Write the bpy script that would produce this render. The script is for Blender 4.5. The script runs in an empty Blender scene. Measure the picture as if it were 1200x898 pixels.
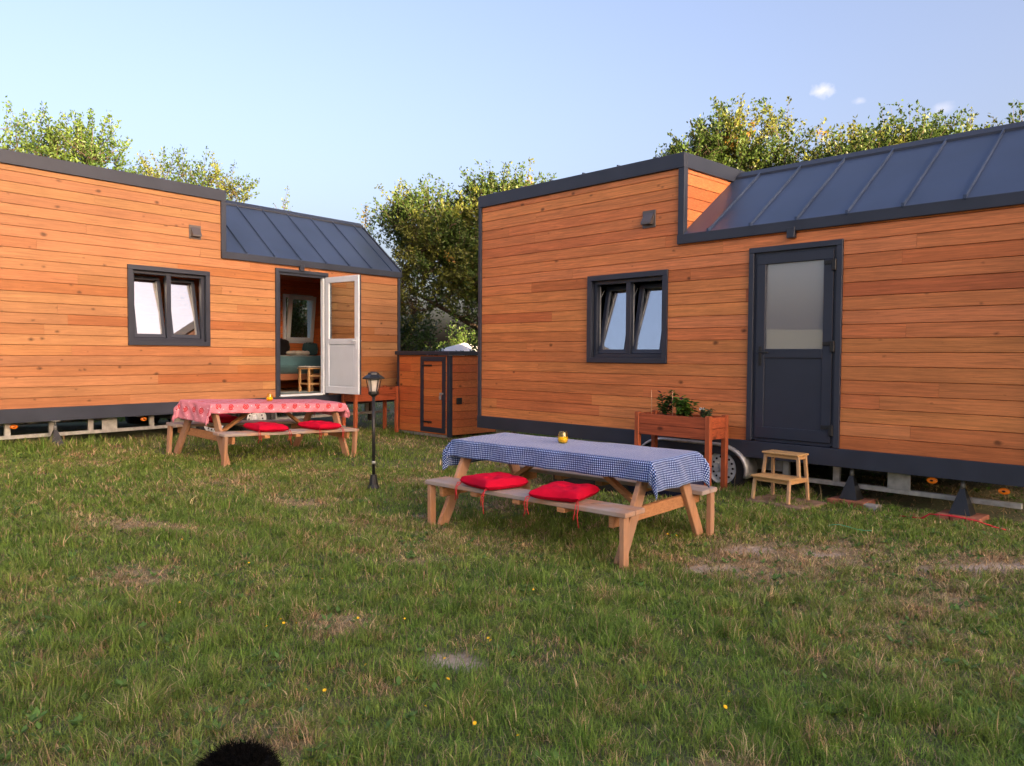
import bpy, math, random
import numpy as np
from mathutils import Matrix, Vector
R_ = math.radians
rng = random.Random(7)
nr = np.random.RandomState(11)
scene = bpy.context.scene
col = scene.collection

# ------------------------------------------------------------------ helpers
class MB:
    """collects faces, builds ONE mesh object"""
    def __init__(s):
        s.v = []; s.f = []; s.c = []; s.uv = []; s.m = []; s.sm = []
    def add(s, vs, fs, M=None, c=(1, 1, 1, 0), mi=0, uvs=None, smooth=False):
        b = len(s.v)
        for p in vs:
            p = Vector(p)
            if M is not None: p = M @ p
            s.v.append(p[:])
        for i, f in enumerate(fs):
            s.f.append([b + k for k in f]); s.c.append(c); s.m.append(mi); s.sm.append(smooth)
            s.uv.append([uvs[k] for k in f] if uvs else None)
    def box(s, x0, x1, y0, y1, z0, z1, M=None, c=(1, 1, 1, 0), b=0.0, mi=0):
        if b <= 0:
            vs = [(x, y, z) for z in (z0, z1) for y in (y0, y1) for x in (x0, x1)]
            fs = [(0, 2, 3, 1), (4, 5, 7, 6), (0, 1, 5, 4), (2, 6, 7, 3), (0, 4, 6, 2), (1, 3, 7, 5)]
            s.add(vs, fs, M, c, mi)
        else:
            b = min(b, (x1-x0)/2.2, (y1-y0)/2.2, (z1-z0)/2.2)
            lo = (x0, y0, z0); hi = (x1, y1, z1)
            vs = []; idx = {}
            for sx in (0, 1):
                for sy in (0, 1):
                    for sz in (0, 1):
                        for ax in (0, 1, 2):
                            p = []
                            for k, q in enumerate((sx, sy, sz)):
                                val = hi[k] if q else lo[k]
                                if k != ax: val += -b if q else b
                                p.append(val)
                            idx[(sx, sy, sz, ax)] = len(vs); vs.append(p)
            fs = []
            for ax in range(3):
                o = [k for k in range(3) if k != ax]
                for q in (0, 1):
                    l = []
                    for a_, b_ in ((0, 0), (1, 0), (1, 1), (0, 1)):
                        t = [0, 0, 0]; t[ax] = q; t[o[0]] = a_; t[o[1]] = b_
                        l.append(idx[(t[0], t[1], t[2], ax)])
                    if (q == 1) == (ax == 1): l = l[::-1]
                    fs.append(l)
            for ax in range(3):
                o = [k for k in range(3) if k != ax]
                for a_ in (0, 1):
                    for b_ in (0, 1):
                        t0 = [0, 0, 0]; t1 = [0, 0, 0]
                        t0[ax] = 0; t1[ax] = 1
                        for t in (t0, t1): t[o[0]] = a_; t[o[1]] = b_
                        fs.append([idx[(*t0, o[0])], idx[(*t1, o[0])], idx[(*t1, o[1])], idx[(*t0, o[1])]])
            for sx in (0, 1):
                for sy in (0, 1):
                    for sz in (0, 1):
                        fs.append([idx[(sx, sy, sz, k)] for k in range(3)])
            s.add(vs, fs, M, c, mi)
    def beam(s, p0, p1, w, t, side=(1, 0, 0), c=(1, 1, 1, 0), b=0.004):
        """square timber from p0 to p1; w measured along 'side'"""
        p0 = Vector(p0); p1 = Vector(p1); d = p1-p0; L = d.length; d.normalize()
        sx = Vector(side); sx = (sx - d*sx.dot(d)).normalized(); sy = d.cross(sx)
        M = Matrix((( sx.x, sy.x, d.x, p0.x), (sx.y, sy.y, d.y, p0.y), (sx.z, sy.z, d.z, p0.z), (0, 0, 0, 1)))
        s.box(-w/2, w/2, -t/2, t/2, 0, L, M, c, b)
    def tube(s, pts, rad, n=8, M=None, c=(1, 1, 1, 0), cap=True, mi=0):
        pts = [Vector(p) for p in pts]
        if not hasattr(rad, '__len__'): rad = [rad]*len(pts)
        vs = []; prev = None
        for i, p in enumerate(pts):
            d = (pts[min(i+1, len(pts)-1)] - pts[max(i-1, 0)])
            if d.length < 1e-9: d = Vector((0, 0, 1))
            d.normalize()
            if prev is None:
                a = Vector((0, 0, 1)) if abs(d.z) < .9 else Vector((1, 0, 0))
                u = d.cross(a).normalized()
            else:
                u = (prev - d*prev.dot(d)).normalized()
            prev = u; w = d.cross(u)
            for k in range(n):
                a = 2*math.pi*k/n
                vs.append(p + (u*math.cos(a) + w*math.sin(a))*rad[i])
        fs = []
        for i in range(len(pts)-1):
            for k in range(n):
                k2 = (k+1) % n
                fs.append((i*n+k, i*n+k2, (i+1)*n+k2, (i+1)*n+k))
        if cap:
            fs.append(tuple(range(n-1, -1, -1))); fs.append(tuple((len(pts)-1)*n+k for k in range(n)))
        s.add(vs, fs, M, c, mi, smooth=True)
    def lathe(s, prof, n=24, M=None, c=(1, 1, 1, 0), mi=0, smooth=True, rot=0, caps=True):
        vs = []; fs = []
        for r, z in prof:
            for k in range(n):
                a = 2*math.pi*k/n + rot
                vs.append((r*math.cos(a), r*math.sin(a), z))
        for i in range(len(prof)-1):
            for k in range(n):
                k2 = (k+1) % n
                fs.append((i*n+k, i*n+k2, (i+1)*n+k2, (i+1)*n+k))
        if caps and prof[0][0] > 1e-4: fs.append(tuple(range(n-1, -1, -1)))
        if caps and prof[-1][0] > 1e-4: fs.append(tuple((len(prof)-1)*n+k for k in range(n)))
        s.add(vs, fs, M, c, mi, smooth=smooth)
    def prism(s, poly, a, b, axis='y', M=None, c=(1, 1, 1, 0)):
        """polygon in the plane across 'axis', extruded a..b"""
        def P(q, t):
            return {'y': (q[0], t, q[1]), 'x': (t, q[0], q[1]), 'z': (q[0], q[1], t)}[axis]
        n = len(poly)
        vs = [P(q, a) for q in poly] + [P(q, b) for q in poly]
        fs = [tuple(range(n)), tuple(range(2*n-1, n-1, -1))]
        for i in range(n):
            j = (i+1) % n; fs.append((i, i+n, j+n, j))
        s.add(vs, fs, M, c)
    def build(s, name, mat, parent=None, M=None):
        me = bpy.data.meshes.new(name)
        me.from_pydata(s.v, [], s.f)
        mats = mat if isinstance(mat, (list, tuple)) else [mat]
        for m in mats: me.materials.append(m)
        me.polygons.foreach_set('material_index', s.m)
        me.polygons.foreach_set('use_smooth', s.sm)
        ca = me.color_attributes.new('Col', 'FLOAT_COLOR', 'CORNER')
        arr = []
        for f, c in zip(s.f, s.c): arr.extend(list(c)*len(f))
        ca.data.foreach_set('color', arr)
        if any(u is not None for u in s.uv):
            ul = me.uv_layers.new(name='UVMap'); a = []
            for f, u in zip(s.f, s.uv):
                for k in range(len(f)): a.extend(u[k] if u else (0, 0))
            ul.data.foreach_set('uv', a)
        me.update()
        # consistent normals
        import bmesh
        bm = bmesh.new(); bm.from_mesh(me); bmesh.ops.recalc_face_normals(bm, faces=bm.faces); bm.to_mesh(me); bm.free()
        o = bpy.data.objects.new(name, me); col.objects.link(o)
        if parent: o.parent = parent
        if M is not None: o.matrix_local = M
        return o

def tag(o, label=None, cat=None, group=None, kind=None):
    if label: o['label'] = label
    if cat: o['category'] = cat
    if group: o['group'] = group
    if kind: o['kind'] = kind
    return o
def empty(name, loc, rz=0, M=None):
    o = bpy.data.objects.new(name, None); col.objects.link(o); o.empty_display_size = .2
    if M is not None: o.matrix_world = M
    else:
        o.location = loc; o.rotation_euler = (0, 0, rz)
    return o
def copy_tree(o, parent=None):
    c = o.copy(); col.objects.link(c)
    if parent: c.parent = parent
    for ch in [x for x in bpy.data.objects if x.parent == o]: copy_tree(ch, c)
    return c
def frame(ox, oy, oz, dx, dy):
    l = math.hypot(dx, dy); dx /= l; dy /= l
    return Matrix(((dx, -dy, 0, ox), (dy, dx, 0, oy), (0, 0, 1, oz), (0, 0, 0, 1)))

# ------------------------------------------------------------------ materials
def mat(name):
    m = bpy.data.materials.new(name); m.use_nodes = True
    nt = m.node_tree; return m, nt, nt.nodes['Principled BSDF'], nt.nodes['Material Output']
def plain(name, rgb, rough=.5, metal=0., spec=.5, noise=.0, nscale=8., bump=0., bscale=60., sheen=0.):
    m, nt, p, o = mat(name); N = nt.nodes; Lk = nt.links
    p.inputs['Base Color'].default_value = (*rgb, 1); p.inputs['Roughness'].default_value = rough
    p.inputs['Metallic'].default_value = metal; p.inputs['Specular IOR Level'].default_value = spec
    if sheen: p.inputs['Sheen Weight'].default_value = sheen
    tc = N.new('ShaderNodeTexCoord')
    if noise:
        n = N.new('ShaderNodeTexNoise'); n.inputs['Scale'].default_value = nscale; n.inputs['Detail'].default_value = 6
        Lk.new(tc.outputs['Object'], n.inputs['Vector'])
        mp = N.new('ShaderNodeMapRange'); mp.inputs['From Min'].default_value = .3; mp.inputs['From Max'].default_value = .7
        mp.inputs['To Min'].default_value = 1-noise; mp.inputs['To Max'].default_value = 1+noise
        Lk.new(n.outputs['Fac'], mp.inputs['Value'])
        mx = N.new('ShaderNodeVectorMath'); mx.operation = 'SCALE'; mx.inputs[0].default_value = rgb
        Lk.new(mp.outputs['Result'], mx.inputs['Scale']); Lk.new(mx.outputs['Vector'], p.inputs['Base Color'])
        mr = N.new('ShaderNodeMapRange'); mr.inputs['To Min'].default_value = max(0.05, rough-.1); mr.inputs['To Max'].default_value = min(1, rough+.12)
        Lk.new(n.outputs['Fac'], mr.inputs['Value']); Lk.new(mr.outputs['Result'], p.inputs['Roughness'])
    if bump:
        n2 = N.new('ShaderNodeTexNoise'); n2.inputs['Scale'].default_value = bscale; n2.inputs['Detail'].default_value = 4
        Lk.new(tc.outputs['Object'], n2.inputs['Vector'])
        bp = N.new('ShaderNodeBump'); bp.inputs['Strength'].default_value = bump; bp.inputs['Distance'].default_value = .01
        Lk.new(n2.outputs['Fac'], bp.inputs['Height']); Lk.new(bp.outputs['Normal'], p.inputs['Normal'])
    return m
def wood(name, tint=(1, 1, 1), scale=(1.2, 9, 30), contrast=.35, rough=.55, knots=True, grey=0., axis='x', knot_th=.075, kn=(.42, .62)):
    """grain along 'axis'; base colour from the per-board attribute Col times the grain"""
    m, nt, p, o = mat(name); N = nt.nodes; Lk = nt.links
    at = N.new('ShaderNodeAttribute'); at.attribute_name = 'Col'
    tc = N.new('ShaderNodeTexCoord')
    off = N.new('ShaderNodeVectorMath'); off.operation = 'SCALE'; off.inputs[0].default_value = (31., 17., 7.)
    Lk.new(at.outputs['Alpha'], off.inputs['Scale'])
    ad = N.new('ShaderNodeVectorMath'); ad.operation = 'ADD'
    Lk.new(tc.outputs['Object'], ad.inputs[0]); Lk.new(off.outputs['Vector'], ad.inputs[1])
    mp = N.new('ShaderNodeMapping')
    sc = {'x': (scale[0], scale[1], scale[2]), 'z': (scale[1], scale[2], scale[0]), 'y': (scale[1], scale[0], scale[2])}[axis]
    mp.inputs['Scale'].default_value = sc
    Lk.new(ad.outputs['Vector'], mp.inputs['Vector'])
    n = N.new('ShaderNodeTexNoise'); n.inputs['Scale'].default_value = 1.6; n.inputs['Detail'].default_value = 7; n.inputs['Roughness'].default_value = .62; n.inputs['Distortion'].default_value = .8
    Lk.new(mp.outputs['Vector'], n.inputs['Vector'])
    n2 = N.new('ShaderNodeTexNoise'); n2.inputs['Scale'].default_value = 5; n2.inputs['Detail'].default_value = 4; n2.inputs['Distortion'].default_value = 1.5
    Lk.new(mp.outputs['Vector'], n2.inputs['Vector'])
    r1 = N.new('ShaderNodeMapRange'); r1.inputs['From Min'].default_value = .3; r1.inputs['From Max'].default_value = .72
    r1.inputs['To Min'].default_value = 1+contrast*.5; r1.inputs['To Max'].default_value = 1-contrast
    Lk.new(n.outputs['Fac'], r1.inputs['Value'])
    r2 = N.new('ShaderNodeMapRange'); r2.inputs['From Min'].default_value = .35; r2.inputs['From Max'].default_value = .7
    r2.inputs['To Min'].default_value = 1.06; r2.inputs['To Max'].default_value = .86
    Lk.new(n2.outputs['Fac'], r2.inputs['Value'])
    mu = N.new('ShaderNodeMath'); mu.operation = 'MULTIPLY'; Lk.new(r1.outputs['Result'], mu.inputs[0]); Lk.new(r2.outputs['Result'], mu.inputs[1])
    last = mu.outputs['Value']
    if knots:
        sp = N.new('ShaderNodeSeparateXYZ'); Lk.new(ad.outputs['Vector'], sp.inputs[0])
        sm_ = N.new('ShaderNodeMath'); sm_.operation = 'ADD'; Lk.new(sp.outputs['X'], sm_.inputs[0]); Lk.new(sp.outputs['Y'], sm_.inputs[1])
        kx = N.new('ShaderNodeMath'); kx.operation = 'MULTIPLY'; kx.inputs[1].default_value = 2.1; Lk.new(sm_.outputs[0], kx.inputs[0])
        kz = N.new('ShaderNodeMath'); kz.operation = 'MULTIPLY'; kz.inputs[1].default_value = 3.4; Lk.new(sp.outputs['Z'], kz.inputs[0])
        cb_ = N.new('ShaderNodeCombineXYZ'); Lk.new(kx.outputs[0], cb_.inputs['X']); Lk.new(kz.outputs[0], cb_.inputs['Y'])
        vo = N.new('ShaderNodeTexVoronoi'); vo.voronoi_dimensions = '2D'; vo.inputs['Scale'].default_value = 1.; vo.inputs['Randomness'].default_value = 1
        nk = N.new('ShaderNodeTexNoise'); nk.inputs['Scale'].default_value = 25; Lk.new(ad.outputs['Vector'], nk.inputs['Vector'])
        vm = N.new('ShaderNodeVectorMath'); vm.operation = 'SCALE'; vm.inputs['Scale'].default_value = .07
        Lk.new(nk.outputs['Color'], vm.inputs[0])
        va = N.new('ShaderNodeVectorMath'); va.operation = 'ADD'; Lk.new(cb_.outputs['Vector'], va.inputs[0]); Lk.new(vm.outputs['Vector'], va.inputs[1])
        Lk.new(va.outputs['Vector'], vo.inputs['Vector'])
        lf = N.new('ShaderNodeTexNoise'); lf.inputs['Scale'].default_value = 2.2; lf.inputs['Detail'].default_value = 2; Lk.new(ad.outputs['Vector'], lf.inputs['Vector'])
        lr = N.new('ShaderNodeMapRange'); lr.inputs['From Min'].default_value = kn[0]; lr.inputs['From Max'].default_value = kn[1]; lr.inputs['To Min'].default_value = 0; lr.inputs['To Max'].default_value = knot_th*1.25; Lk.new(lf.outputs['Fac'], lr.inputs['Value'])
        dv_ = N.new('ShaderNodeMath'); dv_.operation = 'SUBTRACT'; Lk.new(vo.outputs['Distance'], dv_.inputs[0]); Lk.new(lr.outputs['Result'], dv_.inputs[1])
        rk = N.new('ShaderNodeMapRange'); rk.inputs['From Min'].default_value = -knot_th*.7; rk.inputs['From Max'].default_value = knot_th*.35
        rk.inputs['To Min'].default_value = .30; rk.inputs['To Max'].default_value = 1.
        Lk.new(dv_.outputs[0], rk.inputs['Value'])
        m2 = N.new('ShaderNodeMath'); m2.operation = 'MULTIPLY'; Lk.new(last, m2.inputs[0]); Lk.new(rk.outputs['Result'], m2.inputs[1]); last = m2.outputs['Value']
    wn = N.new('ShaderNodeTexNoise'); wn.inputs['Scale'].default_value = .9; wn.inputs['Detail'].default_value = 6; wn.inputs['Roughness'].default_value = .65; Lk.new(tc.outputs['Object'], wn.inputs['Vector'])
    wr = N.new('ShaderNodeMapRange'); wr.inputs['From Min'].default_value = .3; wr.inputs['From Max'].default_value = .7; wr.inputs['To Min'].default_value = .86; wr.inputs['To Max'].default_value = 1.1; Lk.new(wn.outputs['Fac'], wr.inputs['Value'])
    m3 = N.new('ShaderNodeMath'); m3.operation = 'MULTIPLY'; Lk.new(last, m3.inputs[0]); Lk.new(wr.outputs['Result'], m3.inputs[1]); last = m3.outputs['Value']
    v = N.new('ShaderNodeVectorMath'); v.operation = 'MULTIPLY'; Lk.new(at.outputs['Color'], v.inputs[0]); v.inputs[1].default_value = tint
    v2 = N.new('ShaderNodeVectorMath'); v2.operation = 'SCALE'; Lk.new(v.outputs['Vector'], v2.inputs[0]); Lk.new(last, v2.inputs['Scale'])
    out = v2.outputs['Vector']
    if grey:
        ng = N.new('ShaderNodeTexNoise'); ng.inputs['Scale'].default_value = 3.2; ng.inputs['Detail'].default_value = 8; Lk.new(tc.outputs['Object'], ng.inputs['Vector'])
        rg = N.new('ShaderNodeMapRange'); rg.inputs['From Min'].default_value = .25; rg.inputs['From Max'].default_value = .55; rg.inputs['To Max'].default_value = grey
        Lk.new(ng.outputs['Fac'], rg.inputs['Value'])
        mg = N.new('ShaderNodeMix'); mg.data_type = 'RGBA'; Lk.new(rg.outputs['Result'], mg.inputs['Factor'])
        Lk.new(out, mg.inputs['A']); mg.inputs['B'].default_value = (.33, .31, .3, 1); out = mg.outputs['Result']
    Lk.new(out, p.inputs['Base Color']); p.inputs['Roughness'].default_value = rough
    p.inputs['Specular IOR Level'].default_value = .35
    bp = N.new('ShaderNodeBump'); bp.inputs['Strength'].default_value = .25; bp.inputs['Distance'].default_value = .003
    Lk.new(n.outputs['Fac'], bp.inputs['Height']); Lk.new(bp.outputs['Normal'], p.inputs['Normal'])
    return m
def glass(name, refl=.3, tint=(.85, .9, .9), frost=0., body=(.5, .5, .5)):
    m, nt, p, o = mat(name); N = nt.nodes; Lk = nt.links; N.remove(p)
    tr = N.new('ShaderNodeBsdfTransparent'); tr.inputs['Color'].default_value = (*tint, 1)
    gl = N.new('ShaderNodeBsdfGlossy'); gl.inputs['Roughness'].default_value = .012; gl.inputs['Color'].default_value = (1, 1, 1, 1)
    base = tr
    if frost:
        df = N.new('ShaderNodeBsdfDiffuse'); df.inputs['Color'].default_value = (*body, 1)
        mf = N.new('ShaderNodeMixShader'); mf.inputs['Fac'].default_value = frost; Lk.new(tr.outputs[0], mf.inputs[1]); Lk.new(df.outputs[0], mf.inputs[2]); base = mf
    lw = N.new('ShaderNodeLayerWeight'); lw.inputs['Blend'].default_value = .5
    fr = N.new('ShaderNodeMath'); fr.operation = 'POWER'; fr.inputs[1].default_value = 3.5; Lk.new(lw.outputs['Facing'], fr.inputs[0])
    a = N.new('ShaderNodeMath'); a.operation = 'ADD'; a.use_clamp = True; a.inputs[1].default_value = refl; Lk.new(fr.outputs[0], a.inputs[0])
    mx = N.new('ShaderNodeMixShader'); Lk.new(a.outputs[0], mx.inputs['Fac']); Lk.new(base.outputs[0], mx.inputs[1]); Lk.new(gl.outputs[0], mx.inputs[2])
    Lk.new(mx.outputs[0], o.inputs['Surface']); return m
def leafmat(name, tr=.35, rough=.5):
    m, nt, p, o = mat(name); N = nt.nodes; Lk = nt.links
    at = N.new('ShaderNodeAttribute'); at.attribute_name = 'Col'
    Lk.new(at.outputs['Color'], p.inputs['Base Color']); p.inputs['Roughness'].default_value = rough; p.inputs['Specular IOR Level'].default_value = .35
    t = N.new('ShaderNodeBsdfTranslucent'); Lk.new(at.outputs['Color'], t.inputs['Color'])
    mx = N.new('ShaderNodeMixShader'); mx.inputs['Fac'].default_value = tr
    Lk.new(p.outputs[0], mx.inputs[1]); Lk.new(t.outputs[0], mx.inputs[2]); Lk.new(mx.outputs[0], o.inputs['Surface']); return m

M_cedar = wood('cedar_cladding', contrast=.30, rough=.5, kn=(.44, .66))
M_cedar_clear = wood('clear_cedar_cladding', contrast=.40, rough=.5, kn=(.52, .70))
M_cedarz = wood('cedar_posts', contrast=.45, axis='z', knots=False)
M_plank_in = wood('interior_planks', contrast=.25)
M_bench = wood('bench_timber', contrast=.3, grey=.0, rough=.7, scale=(2, 14, 40))
M_benchtop = wood('weathered_bench_boards', contrast=.4, grey=.85, rough=.8, scale=(2, 14, 40))
M_benchz = wood('bench_leg_timber', contrast=.3, grey=.25, rough=.7, axis='z', scale=(2, 14, 40))
M_oak = wood('stool_timber', contrast=.22, rough=.45, knots=False, scale=(3, 20, 60))
M_trim = plain('anthracite_trim', (.031, .040, .062), .42, .15, .5, .12, 3)
M_roof = plain('standing_seam_metal', (.054, .082, .145), .36, .35, .5, .15, 2, .16, 2.5)
M_pvc = plain('anthracite_frame', (.023, .031, .052), .38, 0, .5, .06, 5)
M_white = plain('white_plastic_frame', (.66, .74, .82), .35, 0, .5, .03, 5)
M_whitepanel = plain('white_door_panel', (.60, .69, .77), .4, 0, .5, .03, 5)
M_dark = plain('black_backing', (.012, .01, .01), .9)
M_galv = plain('galvanised_steel', (.42, .43, .42), .45, .6, .5, .25, 14)
M_galvd = plain('dull_steel', (.18, .19, .18), .5, .5, .5, .25, 14)
M_tyre = plain('tyre_rubber', (.018, .018, .02), .75, 0, .4, .3, 20)
M_rim = plain('silver_rim', (.55, .57, .58), .4, .1, .5, .15, 12)
M_amber = plain('amber_lens', (.60, .15, .012), .25, 0, .6)
M_amber.node_tree.nodes['Principled BSDF'].inputs['Emission Color'].default_value = (1, .22, .01, 1)
M_amber.node_tree.nodes['Principled BSDF'].inputs['Emission Strength'].default_value = .03
M_red = plain('red_cushion_cloth', (.50, .003, .028), .85, 0, .12, .12, 10, .3, 220)
M_redcord = plain('red_cord', (.5, .02, .03), .7)
M_black = plain('black_metal_paint', (.018, .02, .022), .38, .2, .5, .2, 10)
M_blackleather = plain('black_vinyl', (.012, .012, .014), .32, 0, .5, .2, 6, .15, 30)
M_navy = plain('navy_fabric', (.012, .016, .05), .7, 0, .3, .2, 6, .2, 60)
M_brick = plain('red_brick', (.30, .12, .075), .85, 0, .3, .35, 12, .5, 50)
M_conc = plain('grey_concrete', (.30, .29, .27), .9, 0, .3, .25, 9, .5, 60)
M_slab = plain('earthy_paving_slab', (.24, .165, .115), .9, 0, .3, .3, 8, .6, 40)
M_teal = plain('teal_bed_cover', (.05, .12, .145), .85, 0, .2, .15, 5, .3, 30, sheen=.2)
M_towel = plain('white_towel', (.6, .57, .52), .9, 0, .2, .08, 8, .3, 90)
M_soil = plain('potting_soil', (.03, .02, .014), .95, 0, .2, .4, 30, .8, 60)
M_leaf = leafmat('leaf_surface', .35, .42)
M_grass = leafmat('grass_blade', .45, .55)
M_bark = plain('tree_bark', (.075, .055, .042), .9, 0, .3, .35, 6, .6, 25)
M_glassb = glass('window_glass', .42)
M_glassd = glass('door_glass', .20, (.8, .8, .8), .55, (.38, .41, .44))
M_glassf = glass('clear_door_glass', .06)
M_glassi = glass('inner_window_glass', .05)
M_jar = glass('yellow_jar_glass', .05, (1., .93, .35))
M_lens = glass('lamp_lens', .06, (.9, .9, .88), .45, (.8, .8, .78))
M_wax = plain('yellow_wax', (.85, .62, .01), .45)
M_straw = plain('dry_cane', (.55, .30, .16), .7)
M_solar = plain('solar_cell', (.02, .035, .10), .2, .2)

def cedar_col(kind):
    if kind == 'right':
        r = rng.random()
        if r < .55: c = (.65, .238, .082)
        elif r < .72: c = (.68, .255, .096)
        elif r < .90: c = (.61, .205, .072)
        else: c = (.56, .172, .060)
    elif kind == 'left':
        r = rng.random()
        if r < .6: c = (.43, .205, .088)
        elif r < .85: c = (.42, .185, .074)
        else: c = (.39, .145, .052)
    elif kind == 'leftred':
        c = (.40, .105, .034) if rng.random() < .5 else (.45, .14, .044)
    else:
        c = (.70, .21, .062) if rng.random() < .5 else (.64, .17, .052)
    k = rng.uniform(.9, 1.08)
    return (c[0]*k, c[1]*k*rng.uniform(.94, 1.06), c[2]*k, rng.random())
def bench_col():
    k = rng.uniform(.85, 1.1); return (.46*k, .225*k, .10*k, rng.random())

def rects(W0, W1, Z0, Z1, ops):
    """decompose a wall minus openings into rectangles"""
    xs = sorted({W0, W1, *[min(max(o[0], W0), W1) for o in ops], *[min(max(o[1], W0), W1) for o in ops]})
    zs = sorted({Z0, Z1, *[min(max(o[2], Z0), Z1) for o in ops], *[min(max(o[3], Z0), Z1) for o in ops]})
    out = []
    for za, zb in zip(zs, zs[1:]):
        run = None
        for xa, xb in zip(xs, xs[1:]):
            cx, cz = (xa+xb)/2, (za+zb)/2
            hole = any(o[0] < cx < o[1] and o[2] < cz < o[3] for o in ops)
            if hole:
                if run: out.append((*run, za, zb)); run = None
            else:
                run = (run[0], xb) if run else (xa, xb)
        if run: out.append((*run, za, zb))
    return out
def boards(mb, W0, W1, Z0, Z1, ops, pal, pitch=.1445, t=.02, M=None, jointlen=(2.0, 5.0)):
    """horizontal planks with real grooves, front face at y=0, back at y=t"""
    z = Z0
    while z < Z1-.01:
        zt = min(z+pitch, Z1)
        js = [W0]; x = W0 + rng.uniform(.3, jointlen[1])
        while x < W1-.4: js.append(x); x += rng.uniform(*jointlen)
        js.append(W1)
        cols = [cedar_col(pal(a) if callable(pal) else pal) for a in js[:-1]]
        for (xa, xb, za, zb) in rects(W0, W1, z, zt, ops):
            for j, (ja, jb) in enumerate(zip(js, js[1:])):
                a = max(xa, ja); b = min(xb, jb)
                if b-a < .01: continue
                a2 = a+.0008 if a == ja else a; b2 = b-.0008 if b == jb else b
                lo = za+.0018 if abs(za-z) < 1e-6 else za
                hi = zb-.0018 if abs(zb-zt) < 1e-6 else zb
                ch = .004; ci = .006 # chamfer towards the groove
                l2 = lo+ch if lo != za else lo; h2 = hi-ch if hi != zb else hi
                vs = [(a2, ci, lo), (b2, ci, lo), (b2, 0, l2), (a2, 0, l2), (a2, 0, h2), (b2, 0, h2), (b2, ci, hi), (a2, ci, hi), (a2, t, hi), (b2, t, hi), (b2, t, lo), (a2, t, lo)]
                fs = [(0, 1, 2, 3), (3, 2, 5, 4), (4, 5, 6, 7), (7, 6, 9, 8), (8, 9, 10, 11), (11, 10, 1, 0), (0, 3, 4, 7, 8, 11), (1, 10, 9, 6, 5, 2)]
                mb.add(vs, fs, M, cols[j])
        z = zt

# ------------------------------------------------------------------ terrain
def smooth(a, b, x):
    t = np.clip((x-a)/(b-a), 0, 1); return t*t*(3-2*t)
def vnoise(x, y, s, seed=0):
    x = np.asarray(x, float)*s; y = np.asarray(y, float)*s
    xi = np.floor(x).astype(int); yi = np.floor(y).astype(int); fx = x-xi; fy = y-yi
    fx = fx*fx*(3-2*fx); fy = fy*fy*(3-2*fy)
    def h(a, b):
        n = (a*374761393 + b*668265263 + seed*1442695041) & 0x7fffffff
        n = ((n ^ (n >> 13))*1274126177) & 0x7fffffff
        return ((n ^ (n >> 16)) & 0xffff)/65535.
    return (h(xi, yi)*(1-fx)+h(xi+1, yi)*fx)*(1-fy)+(h(xi, yi+1)*(1-fx)+h(xi+1, yi+1)*fx)*fy
def fbm(x, y, s, seed=0, o=4):
    r = 0; a = .5; t = 0
    for i in range(o): r = r+a*vnoise(x, y, s*2**i, seed+i*7); t += a; a *= .55
    return r/t
Ro = (-.501, 12.13); Rd = (.692, -.721); Rn = (.721, .692)
def gz(x, y):
    x = np.asarray(x, float); y = np.asarray(y, float)
    left = .06*np.log1p(np.exp((-x-1.2)*2.2))/2.2
    left = np.minimum(left, .75)
    d = -((x-Ro[0])*Rn[0]+(y-Ro[1])*Rn[1])
    near = .09*(1-smooth(.4, 3., d))*smooth(-3, 1, x)
    b = .02*(fbm(x, y, .8, 5)-.5)
    return left+near+b
def G(x, y): return float(gz(x, y))
# bare / dry places seen in the lawn: x, y, radius x, radius y, kind (1 = pale soil, 2 = straw)
patches = [(-.31, 4.02, .17, .13, 1), (-.31, 4.0, .24, .17, 1), (1.55, 5.8, .36, .16, 1), (1.95, 6.3, .40, .13, 1), (3.6, 5.7, .6, .13, 1), (2.5, 6.15, .35, .10, 1),
           (2.3, 6.05, 1.5, .75, 2), (1.9, 6.0, 1.1, .65, 2), (1.8, 5.8, .9, .5, 2), (2.6, 6.2, .9, .5, 2), (3.6, 5.75, 1.1, .45, 2), (2.9, 5.0, .5, .35, 2), (-1.1, 9.6, .5, .45, 2), (-.2, 8.2, .35, .3, 2),
           (-2.2, 7.9, .5, .35, 2), (-1.0, 4.5, .35, .25, 2), (-2.6, 5.2, .5, .4, 2), 
           (-1.9, 4.15, .12, .05, 1), (-.9, 7.6, .2, .1, 1), (3.0, 3.5, .6, .4, 2), (-3.2, 6.6, .7, .3, 2), (-1.75, 7.1, .25, .12, 2), (-.75, 5.9, .3, .2, 2), (.9, 2.9, .25, .2, 2)]
def fields(x, y):
    n1 = fbm(x, y, .9, 1); n2 = fbm(x, y, 3.2, 9); n3 = fbm(x, y, 9., 21)
    wob = (n2-.5)*1.3+(n3-.5)*.8
    dry = smooth(.50, .76, n1*.55+n2*.35+n3*.15+.02)*.6
    bare = np.zeros_like(n1)
    for (px, py, rx, ry, k) in patches:
        q = 1-np.sqrt(((x-px)/rx)**2+((y-py)/ry)**2)+wob*.8
        if k == 1: bare = np.maximum(bare, smooth(.15, .55, q))
        else: dry = np.maximum(dry, smooth(-.1, .8, q))
    return dry, bare, n1, n2, n3

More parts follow.
